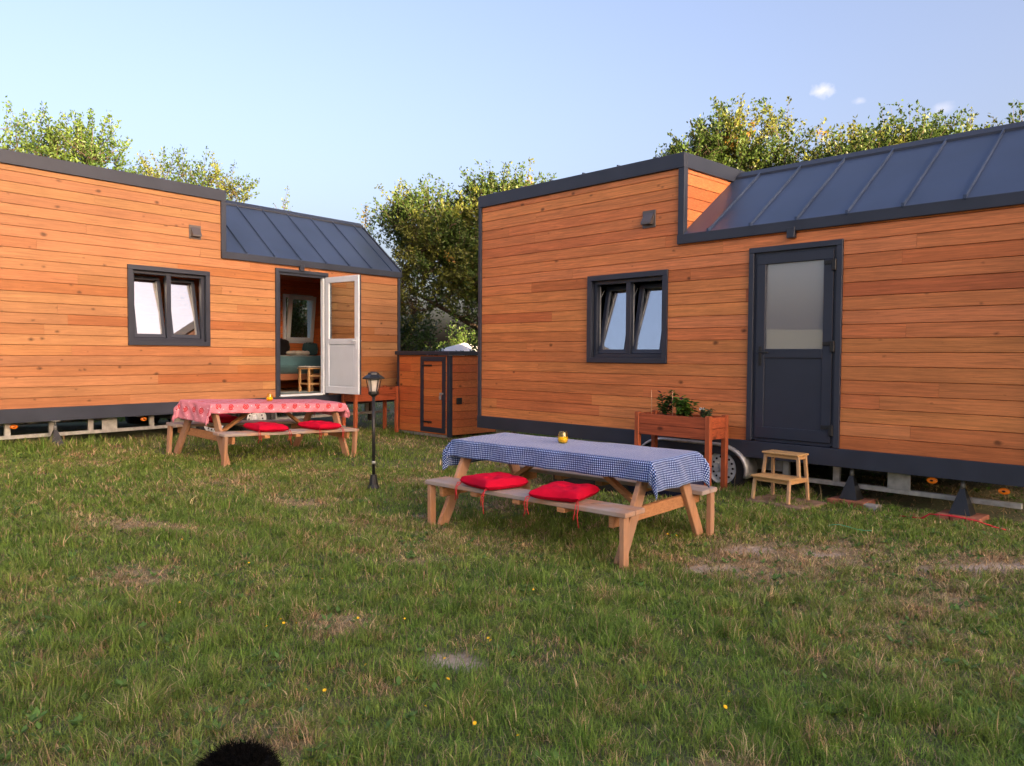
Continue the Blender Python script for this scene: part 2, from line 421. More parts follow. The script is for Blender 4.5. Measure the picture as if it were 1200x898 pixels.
def axis(lo, hi, step, far):
    a = list(np.arange(lo, hi+1e-6, step)); g = step
    while a[-1] < far: g *= 1.35; a.append(a[-1]+g)
    g = step; b = [a[0]]
    while b[-1] > -far: g *= 1.35; b.append(b[-1]-g)
    return np.array(b[:0:-1]+a)
xs = axis(-9, 8, .05, 900); ys = axis(1.5, 15, .05, 900)
X, Y = np.meshgrid(xs, ys); Zg = gz(X, Y)
farfade = smooth(25, 80, np.hypot(X, Y)); Zg = Zg*(1-farfade)
dry, bare, n1, n2, n3 = fields(X, Y)
Zg = Zg + .012*(n3-.5) - .01*bare
me = bpy.data.meshes.new('lawn'); ny, nx = X.shape
vv = np.stack([X, Y, Zg], -1).reshape(-1, 3)
i0 = (np.arange(ny-1)[:, None]*nx+np.arange(nx-1)[None, :]).reshape(-1)
q = np.stack([i0, i0+1, i0+nx+1, i0+nx], -1)
def fill(me, vv, q):
    me.vertices.add(len(vv)); me.vertices.foreach_set('co', vv.astype(np.float32).ravel())
    k = q.shape[1]; me.loops.add(q.size); me.loops.foreach_set('vertex_index', q.astype(np.int32).ravel())
    me.polygons.add(len(q)); me.polygons.foreach_set('loop_start', (np.arange(len(q))*k).astype(np.int32))
    me.polygons.foreach_set('loop_total', np.full(len(q), k, np.int32)); me.update(calc_edges=True); me.validate()
fill(me, vv, q)
def setcol(me, c, dom='POINT'):
    ca = me.color_attributes.new('Col', 'FLOAT_COLOR', dom)
    if c.shape[1] == 3: c = np.concatenate([c, np.ones((len(c), 1))], 1)
    ca.data.foreach_set('color', c.astype(np.float32).ravel())
def lerp(a, b, t): return a+(b-a)*t[..., None]
soilc = np.array([.10, .088, .056]); grn = np.array([.085, .125, .04]); strw = np.array([.33, .26, .16]); pale = np.array([.40, .34, .28])
cc = lerp(soilc, grn, np.clip(n3*1.1, 0, 1)); cc = lerp(cc, strw, np.clip(dry*.9, 0, 1)); cc = lerp(cc, pale, bare)
setcol(me, cc.reshape(-1, 3))
me.polygons.foreach_set('use_smooth', [True]*len(me.polygons))
m, nt, p, o = mat('lawn_soil'); N = nt.nodes; Lk = nt.links
at = N.new('ShaderNodeAttribute'); at.attribute_name = 'Col'; tc = N.new('ShaderNodeTexCoord')
nn = N.new('ShaderNodeTexNoise'); nn.inputs['Scale'].default_value = 38; nn.inputs['Detail'].default_value = 8; nn.inputs['Roughness'].default_value = .7; Lk.new(tc.outputs['Object'], nn.inputs['Vector'])
mr = N.new('ShaderNodeMapRange'); mr.inputs['From Min'].default_value = .3; mr.inputs['From Max'].default_value = .7; mr.inputs['To Min'].default_value = .5; mr.inputs['To Max'].default_value = 1.45; Lk.new(nn.outputs['Fac'], mr.inputs['Value'])
vs_ = N.new('ShaderNodeVectorMath'); vs_.operation = 'SCALE'; Lk.new(at.outputs['Color'], vs_.inputs[0]); Lk.new(mr.outputs['Result'], vs_.inputs['Scale']); Lk.new(vs_.outputs['Vector'], p.inputs['Base Color'])
bp = N.new('ShaderNodeBump'); bp.inputs['Strength'].default_value = .9; bp.inputs['Distance'].default_value = .02; Lk.new(nn.outputs['Fac'], bp.inputs['Height']); Lk.new(bp.outputs['Normal'], p.inputs['Normal'])
p.inputs['Roughness'].default_value = .95
me.materials.append(m)
lawn = bpy.data.objects.new('ground', me); col.objects.link(lawn); tag(lawn, kind='structure')

def blades(name, bx, by, h, w, lean, c, seed, bend=.5):
    """vectorised grass blades: 5 verts each (two quads folded to a point)"""
    r = np.random.RandomState(seed); n = len(bx)
    z0 = gz(bx, by)-.004
    a = r.uniform(0, 2*np.pi, n); dx, dy = np.cos(a), np.sin(a)
    fa = a+np.pi/2+r.normal(0, .5, n); sx, sy = np.cos(fa), np.sin(fa)
    hw = w/2
    def P(t, wid, ln):
        hor = lean*ln*h
        return (bx+dx*hor, by+dy*hor, z0+h*t*np.sqrt(np.clip(1-(lean*.55*t)**2, .2, 1)), wid)
    rows = [P(0, 1, 0), P(.55, .8, .30), P(1, 0, .95)]
    V = np.zeros((n, 5, 3))
    V[:, 0] = np.stack([rows[0][0]-sx*hw, rows[0][1]-sy*hw, rows[0][2]], -1)
    V[:, 1] = np.stack([rows[0][0]+sx*hw, rows[0][1]+sy*hw, rows[0][2]], -1)
    V[:, 2] = np.stack([rows[1][0]+sx*hw*.8, rows[1][1]+sy*hw*.8, rows[1][2]], -1)
    V[:, 3] = np.stack([rows[1][0]-sx*hw*.8, rows[1][1]-sy*hw*.8, rows[1][2]], -1)
    V[:, 4] = np.stack([rows[2][0], rows[2][1], rows[2][2]], -1)
    b = np.arange(n)[:, None]*5
    tris = np.concatenate([b+np.array([0, 1, 2]), b+np.array([0, 2, 3]), b+np.array([3, 2, 4])], 0)
    me = bpy.data.meshes.new(name); fill(me, V.reshape(-1, 3), tris)
    setcol(me, np.repeat(c, 5, 0)); me.materials.append(M_grass)
    ob = bpy.data.objects.new(name, me); col.objects.link(ob); return ob
def in_house(x, y):
    u = (x-Ro[0])*Rd[0]+(y-Ro[1])*Rd[1]; w = (x-Ro[0])*Rn[0]+(y-Ro[1])*Rn[1]
    r = (u > -.1) & (u < 7.7) & (w > .25) & (w < 2.7)
    u = (x+6.786)*.626+(y-10.18)*.780; w = -(x+6.786)*.78+(y-10.18)*.626
    return r | ((u > -.6) & (u < 7.2) & (w > .25) & (w < 2.7))
def make_grass():
    r = np.random.RandomState(3)
    zones = [(2.3, 3.6, 13000), (3.6, 5.2, 9500), (5.2, 7.5, 5800), (7.5, 10.5, 3200), (10.5, 16.5, 1100), (16.5, 26, 160)]
    bx = []; by = []; D = []
    for ya, yb, dens in zones:
        xw = .78*yb+.5; n = int(dens*(yb-ya)*2*xw*.95)
        x = r.uniform(-xw, xw, n); y = r.uniform(ya, yb, n)
        keep = np.abs(x) < .78*y+.5
        bx.append(x[keep]); by.append(y[keep])
    x = np.concatenate(bx); y = np.concatenate(by)
    dry, bare, n1, n2, n3 = fields(x, y)
    clump = fbm(x, y, 14, 33, 2); cl2 = fbm(x, y, 5, 44, 3); cl3 = fbm(x, y, 22, 71, 2); cl4 = fbm(x, y, 7, 72, 2)
    keep = (r.uniform(0, 1, len(x)) > bare*.93) & (r.uniform(0, 1, len(x)) < (.40+clump*1.1)*(1-.45*smooth(.6, 1., dry))) & ~in_house(x, y)
    x, y, dry, n1, n2, n3, clump, cl2, cl3, cl4 = [a[keep] for a in (x, y, dry, n1, n2, n3, clump, cl2, cl3, cl4)]
    n = len(x); d = np.hypot(x, y)
    tall = smooth(.48, .72, cl2*.6+n2*.4)
    h = (.022+.042*clump+.072*tall)*r.uniform(.55, 1.35, n)*(1-.45*dry)
    h *= 1+.35*smooth(.0, 1.2, 3.6-y)*tall
    # taller, unmown fringe along the trailers
    u = (x-Ro[0])*Rd[0]+(y-Ro[1])*Rd[1]; w = (x-Ro[0])*Rn[0]+(y-Ro[1])*Rn[1]
    e = (u > 5.4) & (u < 7.3) & (w > -.6) & (w < .4); h = np.where(e, h*.7, h)
    uL = (x+6.786)*.626+(y-10.18)*.780; wL = -(x+6.786)*.78+(y-10.18)*.626
    e = (uL > -2) & (uL < 8) & (wL > -.6) & (wL < .4); h = np.where(e, h*1.7, h)
    w = r.uniform(.0022, .0058, n)*np.clip(d/3.6, 1, 3.2)
    lean = np.clip(r.beta(1.5, 1.4, n)*1.5+.25*dry, .05, 1.5)
    g1 = np.array([.21, .33, .055]); g2 = np.array([.135, .25, .048]); g3 = np.array([.31, .38, .09]); s1 = np.array([.56, .46, .27]); s2 = np.array([.42, .29, .16]); s3 = np.array([.24, .23, .10])
    t = r.uniform(0, 1, n)
    c = lerp(np.tile(g2, (n, 1)), np.tile(g1, (n, 1)), np.clip(t*.5+n3*.7, 0, 1))
    c = lerp(c, np.tile(g3, (n, 1)), np.clip((n1-.4)*1.2+t*.3, 0, .8))
    isdry = r.uniform(0, 1, n) < (.07+.80*dry+.40*smooth(.62, .8, cl4))
    sc = np.where((r.uniform(0, 1, n) < .55)[:, None], s1, np.where((r.uniform(0, 1, n) < .5)[:, None], s2, s3))
    c = np.where(isdry[:, None], sc, c)*r.uniform(.6, 1.3, n)[:, None]*(.55+.95*cl3)[:, None]
    c[:, 0] *= .88+.3*cl4
    return blades('grass', x, y, h, w, lean, c, 5)
tag(make_grass(), 'ragged green and straw coloured lawn grass', 'grass', kind='stuff')
def make_straws():
    r = np.random.RandomState(8); n = 900
    y = r.uniform(2.5, 9, n); x = r.uniform(-1, 1, n)*(.75*y)
    h = r.uniform(.12, .30, n); w = r.uniform(.0016, .0026, n)*np.clip(np.hypot(x, y)/3.5, 1, 2.5)
    c = np.tile(np.array([.42, .32, .16]), (n, 1))*r.uniform(.7, 1.15, n)[:, None]
    return blades('dry_stalks', x, y, h, w, r.uniform(.3, 1.6, n), c, 9)
def make_litter():
    r = np.random.RandomState(28); n = 60000
    y = 2.4+7.6*r.uniform(0, 1, n)**1.3; x = r.uniform(-1, 1, n)*(.75*y+.2)
    dry, bare, n1, n2, n3 = fields(x, y); k = r.uniform(0, 1, n) < .16+.75*dry; x = x[k]; y = y[k]; n = len(x)
    h = r.uniform(.02, .055, n); w = r.uniform(.0020, .0042, n)*np.clip(np.hypot(x, y)/3.5, 1, 2.5)
    c = np.where((r.uniform(0, 1, n) < .6)[:, None], np.array([.60, .46, .25]), np.array([.40, .27, .14]))*r.uniform(.6, 1.2, n)[:, None]
    return blades('dead_grass_litter', x, y, h, w, r.uniform(1.3, 1.75, n), c, 29)
tag(make_litter(), 'short dead straw littered between the grass blades', 'dead grass', kind='stuff')
tag(make_straws(), 'long dry bent stalks scattered over the lawn', 'grass', kind='stuff')

def make_weeds():
    r = np.random.RandomState(15); n = 4200
    y = r.uniform(2.4, 10, n)**1.0; x = r.uniform(-1, 1, n)*(.75*y)
    dry, bare, n1, n2, n3 = fields(x, y); k = (n1+n2*.6 > .66) & (bare < .3); x = x[k]; y = y[k]
    V = []; F = []; C = []
    for px, py in zip(x, y):
        z = G(px, py)+.008; m_ = r.randint(3, 8); s = r.uniform(.018, .045)
        c = np.array([.10, .20, .045])*r.uniform(.7, 1.5)
        for j in range(m_):
            a = r.uniform(0, 6.28); t = r.uniform(.3, 1.1); L = s*r.uniform(.7, 1.3); wv = L*.28
            d = np.array([math.cos(a), math.sin(a), 0]); u = np.array([-d[1], d[0], 0]); up = np.array([0, 0, 1.])
            p0 = np.array([px, py, z]); b = len(V)
            V += [p0, p0+d*L*.5+u*wv+up*L*.5*t, p0+d*L+up*L*.8*t, p0+d*L*.5-u*wv+up*L*.5*t]; C += [c]*4; F += [[b, b+1, b+2, b+3]]
    me = bpy.data.meshes.new('weeds'); fill(me, np.array(V), np.array(F)); setcol(me, np.array(C)); me.materials.append(M_leaf)
    ob = bpy.data.objects.new('lawn_weeds', me); col.objects.link(ob); return ob
tag(make_weeds(), 'small broad leaved weeds low in the lawn', 'weeds', kind='stuff')

# yellow wild flowers
def flower_master():
    root = empty('yellow_flower', (0, 0, 0))
    m1 = MB(); m1.tube([(0, 0, 0), (.006, .003, .05), (.004, .010, .095)], .0016, 5); m1.build('stem', plain('flower_stem', (.08, .14, .03), .6), root)
    m2 = MB(); M0 = Matrix.Translation((.004, .010, .095)) @ Matrix.Rotation(-.5, 4, 'X')
    for ring, (L, up_, k) in enumerate(((.014, .004, 12), (.009, .008, 9))):
        for i in range(k):
            a = 6.283*i/k+ring*.3; ca, sa = math.cos(a), math.sin(a)
            m2.add([(0, 0, .001), (ca*L*.6-sa*.003, sa*L*.6+ca*.003, up_*.7), (ca*L, sa*L, up_), (ca*L*.6+sa*.003, sa*L*.6-ca*.003, up_*.7)], [(0, 1, 2, 3)], M0)
    m2.build('blossom', plain('yellow_petals', (.85, .55, .01), .6), root)
    return root
fl = flower_master()
fpos = [(-1.33, 4.38), (-1.30, 4.33), (-1.22, 4.36), (-1.37, 4.27), (-.12, 4.15), (-.08, 4.1), (-.2, 4.02), (-.33, 3.9), (-.7, 3.78), (1.35, 6.62), (1.42, 6.6), (-.38, 3.35), (.03, 3.05), (-.9, 4.45), (-.62, 4.5), (.95, 3.35), (1.0, 3.5), (-2.6, 6.0), (-2.2, 5.3), (-1.9, 5.5), (-3.4, 7.4), (-2.8, 6.9), (-.95, 3.5), (-.85, 3.45), (-1.3, 5.2), (.15, 5.1), (-.15, 3.2), (-2.0, 4.6), (1.3, 4.3), (-.3, 3.62)]
for i, (x, y) in enumerate(fpos):
    o = fl if i == 0 else copy_tree(fl)
    s = rng.uniform(.55, .85); o.location = (x, y, G(x, y)); o.rotation_euler = (rng.uniform(-.2, .2), rng.uniform(-.2, .2), rng.uniform(0, 6.28)); o.scale = (s, s, s)
    tag(o, 'small yellow wild flower growing in the lawn', 'flower', 'yellow flowers dotted over the lawn')

# ------------------------------------------------------------------ tiny houses
D = 2.5; BL = 3.72; ZB = .66; ZE = 2.99; ZT = 4.10; 
def add_glazing_window(house, u0, u1, z0, z1, tilt, glassm):
    """outer trim, frame with mullion, two tilted sashes with panes and stays"""
    tr = MB(); t = .07
    tr.box(u0, u1, -.03, .03, z1-t, z1, b=.003); tr.box(u0, u1, -.03, .03, z0, z0+t, b=.003)
    tr.box(u0, u0+t, -.028, .03, z0+t, z1-t); tr.box(u1-t, u1, -.028, .03, z0+t, z1-t)
    win = tr.build('window', M_trim, house)
    fr = MB(); a, b = u0+t, u1-t; c, d = z0+t, z1-t; f = .05; mid = (a+b)/2; y0, y1 = .035, .10
    fr.box(a, b, y0, y1, d-f, d, b=.003); fr.box(a, b, y0, y1, c, c+f, b=.003); fr.box(a, a+f, y0+.001, y1, c+f, d-f); fr.box(b-f, b, y0+.001, y1, c+f, d-f); fr.box(mid-.035, mid+.035, y0+.002, y1, c+f, d-f)
    for q in (a+.28, b-.25): fr.box(q, q+.018, y0-.004, y0, c+.018, c+.026)
    fr.build('frame', M_pvc, win)
    for (sa, sb) in ((a+f, mid-.035), (mid+.035, b-f)):
        zz = c+f; H = d-f-zz
        Mx = Matrix.Translation((0, y0+.03, zz+.004)) @ Matrix.Rotation(-R_(tilt), 4, 'X')
        s = MB(); g = .055; sa2, sb2 = sa+.004, sb-.004
        s.box(sa2, sb2, 0, .055, 0, g, Mx, b=.003); s.box(sa2, sb2, 0, .055, H-g, H, Mx, b=.003); s.box(sa2, sa2+g, .001, .054, g, H-g, Mx); s.box(sb2-g, sb2, .001, .054, g, H-g, Mx)
        so = s.build('sash', M_pvc, win)
        pn = MB(); pn.box(sa2+g-.004, sb2-g+.004, .02, .028, g-.004, H-g+.004, Mx); pn.build('pane', glassm, so)
        sp = MB(); sp.box(sa2+g, sa2+g+.008, .029, .036, g, H-g, Mx); sp.build('spacer', M_white, so)
        st = MB(); st.box(sa+.012, sa+.022, y0+.05, y0+.062, zz+.05, d-f-.02); st.tube([(sa+.017, y0+.05, zz+H*.8), (sa+.02, y0+.14, zz+H*.93)], .005, 6); st.build('stay', M_galv, so)
    rv = MB(); rv.box(a, b, .12, .16, c-.02, c); rv.build('sill', M_white, win)
def wheel(house, u, z, y0=-.02):
    t = MB(); Mx = Matrix.Translation((u, y0+.09, z)) @ Matrix.Rotation(R_(90), 4, 'X')
    r = .305
    t.lathe([(.19, -.085), (.215, -.09), (.27, -.092), (.292, -.08), (r, -.055), (r, -.015), (r-.008, -.012), (r-.008, -.006), (r, -.003), (r, .003), (r-.008, .006), (r-.008, .012), (r, .015), (r, .055), (.292, .08), (.27, .092), (.235, .094), (.215, .088), (.19, .08)], 48, Mx, caps=False)
    for i in range(56):
        a = 6.283*i/56; t.box(-.004, .004, r-.03, r+.001, .05, .082, Mx @ Matrix.Rotation(a, 4, 'Z'))
    wo = t.build('wheel', M_tyre, house)
    k = MB(); k.lathe([(.20, -.07), (.20, .072), (.194, .078), (.186, .07), (.178, .045), (.165, .035), (.15, .046), (.11, .055), (.09, .045), (.07, .04), (.055, .04), (.05, .06), (.045, .075), (.0001, .078)], 40, Mx, caps=False)
    for i in range(5):
        a = 6.283*i/5; k.lathe([(.011, .04), (.011, .062), (.006, .066), (.0001, .066)], 8, Mx @ Matrix.Translation((.078*math.cos(a), .078*math.sin(a), 0)))
    for i in range(14):
        a = 6.283*i/14; k.lathe([(.0135, .0), (.0135, .0565), (.0001, .0567)], 10, Mx @ Matrix.Translation((.131*math.cos(a), .131*math.sin(a), 0)), mi=1)
    k.build('rim', [M_rim, M_dark], wo)
def house(name, M, pal, LEN, open_door, win, door, label, group, amber, railspans, posts, plates, seam0, zbelow, groundf, roofpatch=False, ZR=4.0):
    RS = (ZR-3.11)/(D/2)          # roof slope
    H = empty(name, None, M=M); tag(H, label, 'tiny house', group)
    wu0, wu1, wz0, wz1 = win; du0, du1, dz0, dz1 = door
    ops = [(BL, LEN+1, ZE, 9), (wu0+.03, wu1-.03, wz0+.03, wz1-.03), (du0+.03, du1-.03, ZB-1, dz1-.03)]
    # cladding walls
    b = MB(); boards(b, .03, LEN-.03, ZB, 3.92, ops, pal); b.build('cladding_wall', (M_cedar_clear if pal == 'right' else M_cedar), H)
    b = MB(); Me = Matrix(((0, -1, 0, BL+.0), (1, 0, 0, 0), (0, 0, 1, 0), (0, 0, 0, 1)))  # return wall of the tall block, faces +u
    boards(b, .05, D-.03, 3.0, 3.92, [], pal, M=Me, jointlen=(3, 5)); b.build('cladding_wall', (M_cedar_clear if pal == 'right' else M_cedar), H)
    b = MB(); Ml = Matrix(((0, 1, 0, 0), (-1, 0, 0, D), (0, 0, 1, 0), (0, 0, 0, 1)))
    boards(b, .05, D-.05, ZB, 3.92, [], pal, M=Ml); b.build('cladding_wall', (M_cedar_clear if pal == 'right' else M_cedar), H)
    Mr = Matrix(((0, -1, 0, LEN), (1, 0, 0, 0), (0, 0, 1, 0), (0, 0, 0, 1)))
    b = MB(); boards(b, .05, D-.05, ZB, 3.0, [], pal, M=Mr)
    # gable: boards shortened step by step under the roof
    z = 3.0
    while z < 4.0:
        inset = (z+.13-3.08)/RS+.02
        if D-2*inset > .2: boards(b, max(inset, .05), D-max(inset, .05), z, z+.1445, [], pal, M=Mr)
        z += .1445
    b.build('cladding_wall', (M_cedar_clear if pal == 'right' else M_cedar), H)
    b = MB(); Mb = Matrix(((-1, 0, 0, LEN), (0, -1, 0, D), (0, 0, 1, 0), (0, 0, 0, 1)))


    bo = [(-1, LEN-BL, ZE, 9)]
    if open_door: bo.append((LEN-7.27, LEN-6.43, 1.62, 2.74))
    boards(b, .03, LEN-.03, ZB, 3.92, bo, pal, M=Mb); b.build('cladding_wall', (M_cedar_clear if pal == 'right' else M_cedar), H)
    # structural lining (inner walls, floor, ceiling)
    s = MB()
    for (a, c, z0, z1) in rects(.04, LEN-.04, ZB, 3.9, ops): s.box(a, c, .0215, .12, z0, z1, c=(.12, .055, .025, 0))
    for (a, c, z0, z1) in rects(.04, LEN-.04, ZB, 3.9, [(BL, LEN+1, ZE, 9)]+([(6.43, 7.27, 1.62, 2.74)] if open_door else [])): s.box(a, c, D-.12, D-.0215, z0, z1, c=(.05, .03, .02, 0))
    s.box(.022, .12, .121, D-.121, ZB, 3.9, c=(.05, .03, .02, 0)); s.box(LEN-.12, LEN-.022, .121, D-.121, ZB, 2.98, c=(.05, .03, .02, 0)); s.box(BL-.12, BL-.0215, .121, D-.121, 2.99, 3.9, c=(.05, .03, .02, 0))
    s.box(.0, LEN, .0, D, .60, .655, c=(.05, .04, .035, 0))
    s.build('structural_wall', M_plank_in, H)
    fl_ = MB(); n = 14
    for i in range(n): fl_.box(.12, LEN-.12, .125+i*(D-.25)/n, .125+(i+1)*(D-.25)/n-.003, .657, .70, c=(.32, .19, .10, rng.random()))
    fl_.build('floor', M_plank_in, H)
    if open_door:
        # inner planked lining seen through the doorway
        il = MB()
        boards(il, .13, LEN-.13, .70, 3.9, [(BL-.1, LEN+1, 3.0, 9), (6.47, 7.23, 1.66, 2.70)], 'deep', M=Matrix.Translation((0, D-.145, 0)))
        boards(il, .13, D-.13, .70, 3.0, [], 'deep', M=Matrix(((0, 1, 0, LEN-.145), (1, 0, 0, 0), (0, 0, 1, 0), (0, 0, 0, 1))))
        il.build('inner_lining', M_plank_in, H)
        cl = MB()
        for i in range(17): cl.box(BL, LEN-.13, .13+i*.14, .13+i*.14+.136, 3.0+.0, 3.02, c=cedar_col('deep'))
        cl.build('ceiling', M_plank_in, H)
    # flat block roof + fascia band (butted pieces)
    f = MB()
    f.box(-.035, BL+.03, -.035, .02, 3.92, ZT, b=.004)
    f.box(BL-.02, BL+.032, .0205, D-.0205, 3.92, ZT+.001, b=.004)
    f.box(-.036, .02, .0205, D-.0205, 3.92, ZT+.001, b=.004)
    f.box(-.035, BL+.03, D-.02, D+.035, 3.92, ZT, b=.004)
    f.build('parapet_fascia', M_trim, H)
    f = MB(); f.box(.021, BL-.021, .021, D-.021, 3.93, 4.06)
    for i in range(6): f.box(.3+i*.6, .32+i*.6, -.02, D, ZT+.001, ZT+.022)
    f.build('block_roof', M_roof, H)
    # low gable roof with standing seams
    y0 = -.03
    def rz(y): return 3.105+RS*(y-y0)
    r = MB(); U0, U1 = BL+.004, LEN+.03; mid = D/2
    r.add([(U0, y0, rz(y0)), (U1, y0, rz(y0)), (U1, mid, rz(mid)), (U0, mid, rz(mid)), (U0, y0, rz(y0)-.03), (U1, y0, rz(y0)-.03), (U1, mid, rz(mid)-.03), (U0, mid, rz(mid)-.03)],
          [(0, 1, 2, 3), (4, 7, 6, 5), (0, 4, 5, 1), (1, 5, 6, 2), (2, 6, 7, 3), (3, 7, 4, 0)])
    yb = D+.03
    r.add([(U0, yb, rz(y0)), (U1, yb, rz(y0)), (U1, mid+.001, rz(mid)), (U0, mid+.001, rz(mid)), (U0, yb, rz(y0)-.03), (U1, yb, rz(y0)-.03), (U1, mid+.001, rz(mid)-.03), (U0, mid+.001, rz(mid)-.03)],
          [(0, 3, 2, 1), (4, 5, 6, 7), (0, 1, 5, 4), (1, 2, 6, 5), (2, 3, 7, 6), (3, 0, 4, 7)])
    ro = r.build('metal_roof', M_roof, H)
    sm = MB(); q = seam0
    while q < LEN-.1:
        if q > BL+.06:
            for sgn in (0, 1):
                ya, ybm = (y0+.004, mid-.03) if not sgn else (D-y0-.004, mid+.03)
                za, zb = rz(y0+.004), rz(mid-.03)
                sm.add([(q-.011, ya, za), (q+.011, ya, za), (q+.011, ybm, zb), (q-.011, ybm, zb), (q-.008, ya, za+.032), (q+.008, ya, za+.032), (q+.008, ybm, zb+.032), (q-.008, ybm, zb+.032)],
                       [(0, 1, 5, 4), (1, 2, 6, 5), (2, 3, 7, 6), (3, 0, 4, 7), (4, 5, 6, 7)])
            sm.box(q-.013, q+.013, y0-.012, y0+.01, rz(y0)-.02, rz(y0)+.033)
        q += .545
    sm.build('standing_seams', M_roof, ro)
    rc = MB(); rc.prism([(mid-.09, rz(mid)-.035), (mid, rz(mid)+.038), (mid+.09, rz(mid)-.035), (mid+.09, rz(mid)-.068), (mid-.09, rz(mid)-.068)], BL+.034, LEN+.04, 'x'); rc.build('ridge_cap', M_trim, ro)
    if roofpatch is not None:
        rk = MB()
        rk.prism([(y0-.01, rz(y0)-.10), (y0-.01, rz(y0)+.035), (mid, rz(mid)+.036), (D-y0+.01, rz(y0)+.035), (D-y0+.01, rz(y0)-.10), (mid, rz(mid)-.09)], LEN+.031, LEN+.06, 'x')
        rk.build('rake_trim', M_trim, H)
    # eave fascia, corner posts, skirt
    e = MB(); e.box(BL-.055, LEN+.03, -.042, .018, ZE, 3.105, b=.003); e.box(BL+.0, LEN+.03, D-.018, D+.042, ZE, 3.105, b=.003); e.build('eave_fascia', M_trim, H)
    for q in ((-.03, .03, -.03, .0195, ZB-.0, 3.919), (BL-.055, BL+.032, -.03, .0495, 3.106, 3.919), (LEN-.03, LEN+.03, -.03, .0195, ZB, ZE-.001), (-.03, .03, D-.0195, D+.03, ZB, 3.919), (LEN-.03, LEN+.03, D-.0195, D+.03, ZB, ZE-.001)):
        c = MB(); c.box(*q, b=.003); c.build('corner_trim', M_trim, H)
    k = MB(); k.box(-.035, LEN+.035, -.035, .0, .475, ZB+.004, b=.003); k.box(-.035, LEN+.035, D, D+.035, .475, ZB+.004, b=.003); k.box(-.035, -.001, .0005, D-.0005, .475, ZB+.004); k.box(LEN+.001, LEN+.035, .0005, D-.0005, .475, ZB+.004)
    k.build('skirt', M_trim, H)
    dr = MB(); dm = (du0+du1)/2-.03; dr.box(dm-.045, dm+.045, -.058, .0, 2.915, 3.03, b=.004); dr.build('rain_outlet', M_trim, H)
    # vent hood
    v = MB(); vu, vz = BL-.50, 3.355
    v.box(vu-.10, vu+.10, -.012, .0, vz-.11, vz+.11, b=.003)
    v.prism([(-.012, vz+.075), (-.085, vz-.045), (-.085, vz-.07), (-.012, vz-.07)], vu-.075, vu+.075, 'x')
    v.build('vent_hood', plain('vent_metal', (.13, .12, .12), .4, .5), H)
    add_glazing_window(H, wu0, wu1, wz0, wz1, 11, M_glassb)
    # door surround
    t = .06; ds = MB()
    ds.box(du0, du1, -.034, .02, dz1-t, dz1, b=.003); ds.box(du0, du0+t, -.033, .02, dz0, dz1-t, b=.003); ds.box(du1-t, du1, -.033, .02, dz0, dz1-t, b=.003)
    ds.build('door_surround', M_trim, H)
    a, bb = du0+t, du1-t; z0, z1 = dz0+.01, dz1-t
    jf = MB(); j = .045
    mj = [M_pvc, M_white]
    jf.box(a, bb, .0, .07, z1-j, z1); jf.box(a, a+j, .001, .07, z0, z1-j, mi=0); jf.box(bb-j, bb, .001, .07, z0, z1-j, mi=1 if open_door else 0); jf.box(a+j, bb-j, .002, .07, z0-.01, z0+.025, mi=1 if open_door else 0)
    jf.build('door_frame', mj, H)
    la, lb = a+.035, bb-.035; Wd = lb-la; zb, zt = z0+.03, z1-.03; g = .105; rail = .10; midz = zb+.90
    # leaf in its own frame: x from hinge side = 0 .. Wd, y thickness 0..-.07 (outer face at y=-.07)
    if open_door: Mh = Matrix.Translation((lb+.01, -.035, 0)) @ Matrix.Rotation(R_(90), 4, 'Z') @ Matrix.Scale(-1, 4, (1, 0, 0))
    else: Mh = Matrix.Translation((lb, .052, 0)) @ Matrix.Scale(-1, 4, (1, 0, 0))
    # outer face is -y when closed
    l = MB(); mi_in = 1 if open_door else 0
    def slab(x0, x1, za, zb_, yo=-.07, yi=0.0, bev=.004):
        ymid = (yo+yi)/2
        l.box(x0, x1, yo, ymid-.0, za, zb_, Mh, b=bev, mi=0); l.box(x0, x1, ymid+.0005, yi, za, zb_, Mh, b=bev, mi=mi_in)
    slab(0, Wd, zt-g, zt); slab(0, Wd, zb, zb+g+.02); slab(0, g, zb+g+.02, zt-g); slab(Wd-g, Wd, zb+g+.02, zt-g); slab(g, Wd-g, midz, midz+rail)
    leaf = l.build('door', [M_pvc, M_white], H)
    pl = MB(); pl.box(g, Wd-g, -.055, -.036, zb+g+.02, midz, Mh, mi=0); pl.box(g, Wd-g, -.034, -.015, zb+g+.02, midz, Mh, mi=mi_in); pl.box(g+.03, Wd-g-.03, -.0150, -.009, zb+g+.05, midz-.03, Mh, b=.003, mi=mi_in)
    pl.build('panel', [M_pvc, M_whitepanel], leaf)
    gl = MB(); gl.box(g-.003, Wd-g+.003, -.040, -.030, midz+rail-.003, zt-g+.003, Mh); gl.build('pane', M_glassf if open_door else M_glassd, leaf)
    hb = MB()
    hz = midz+.06; hx = Wd-.055
    for yy, sg in ((-.07, -1), (0, 1)):
        hb.box(hx-.018, hx+.018, min(yy, yy+sg*.008), max(yy, yy+sg*.008), hz-.15, hz+.07, Mh, b=.003)
        hb.tube([(hx, yy, hz), (hx, yy+sg*.045, hz), (hx-.02, yy+sg*.05, hz), (hx-.12, yy+sg*.05, hz)], .009, 8, Mh)
        hb.box(hx-.008, hx+.008, min(yy+sg*.008, yy+sg*.012), max(yy+sg*.008, yy+sg*.012), hz-.12, hz-.085, Mh)
    hb.build('handle', M_white if open_door else M_black, leaf)
    if not open_door:
        for zz in (zb+.14, (zb+zt)/2, zt-.17): hg = MB(); hg.box(-.035, .012, -.10, -.071, zz-.06, zz+.06, Mh, b=.006); hg.box(.012, .10, -.085, -.071, zz+.01, zz+.05, Mh, b=.003); hg.build('hinge', M_black, leaf)
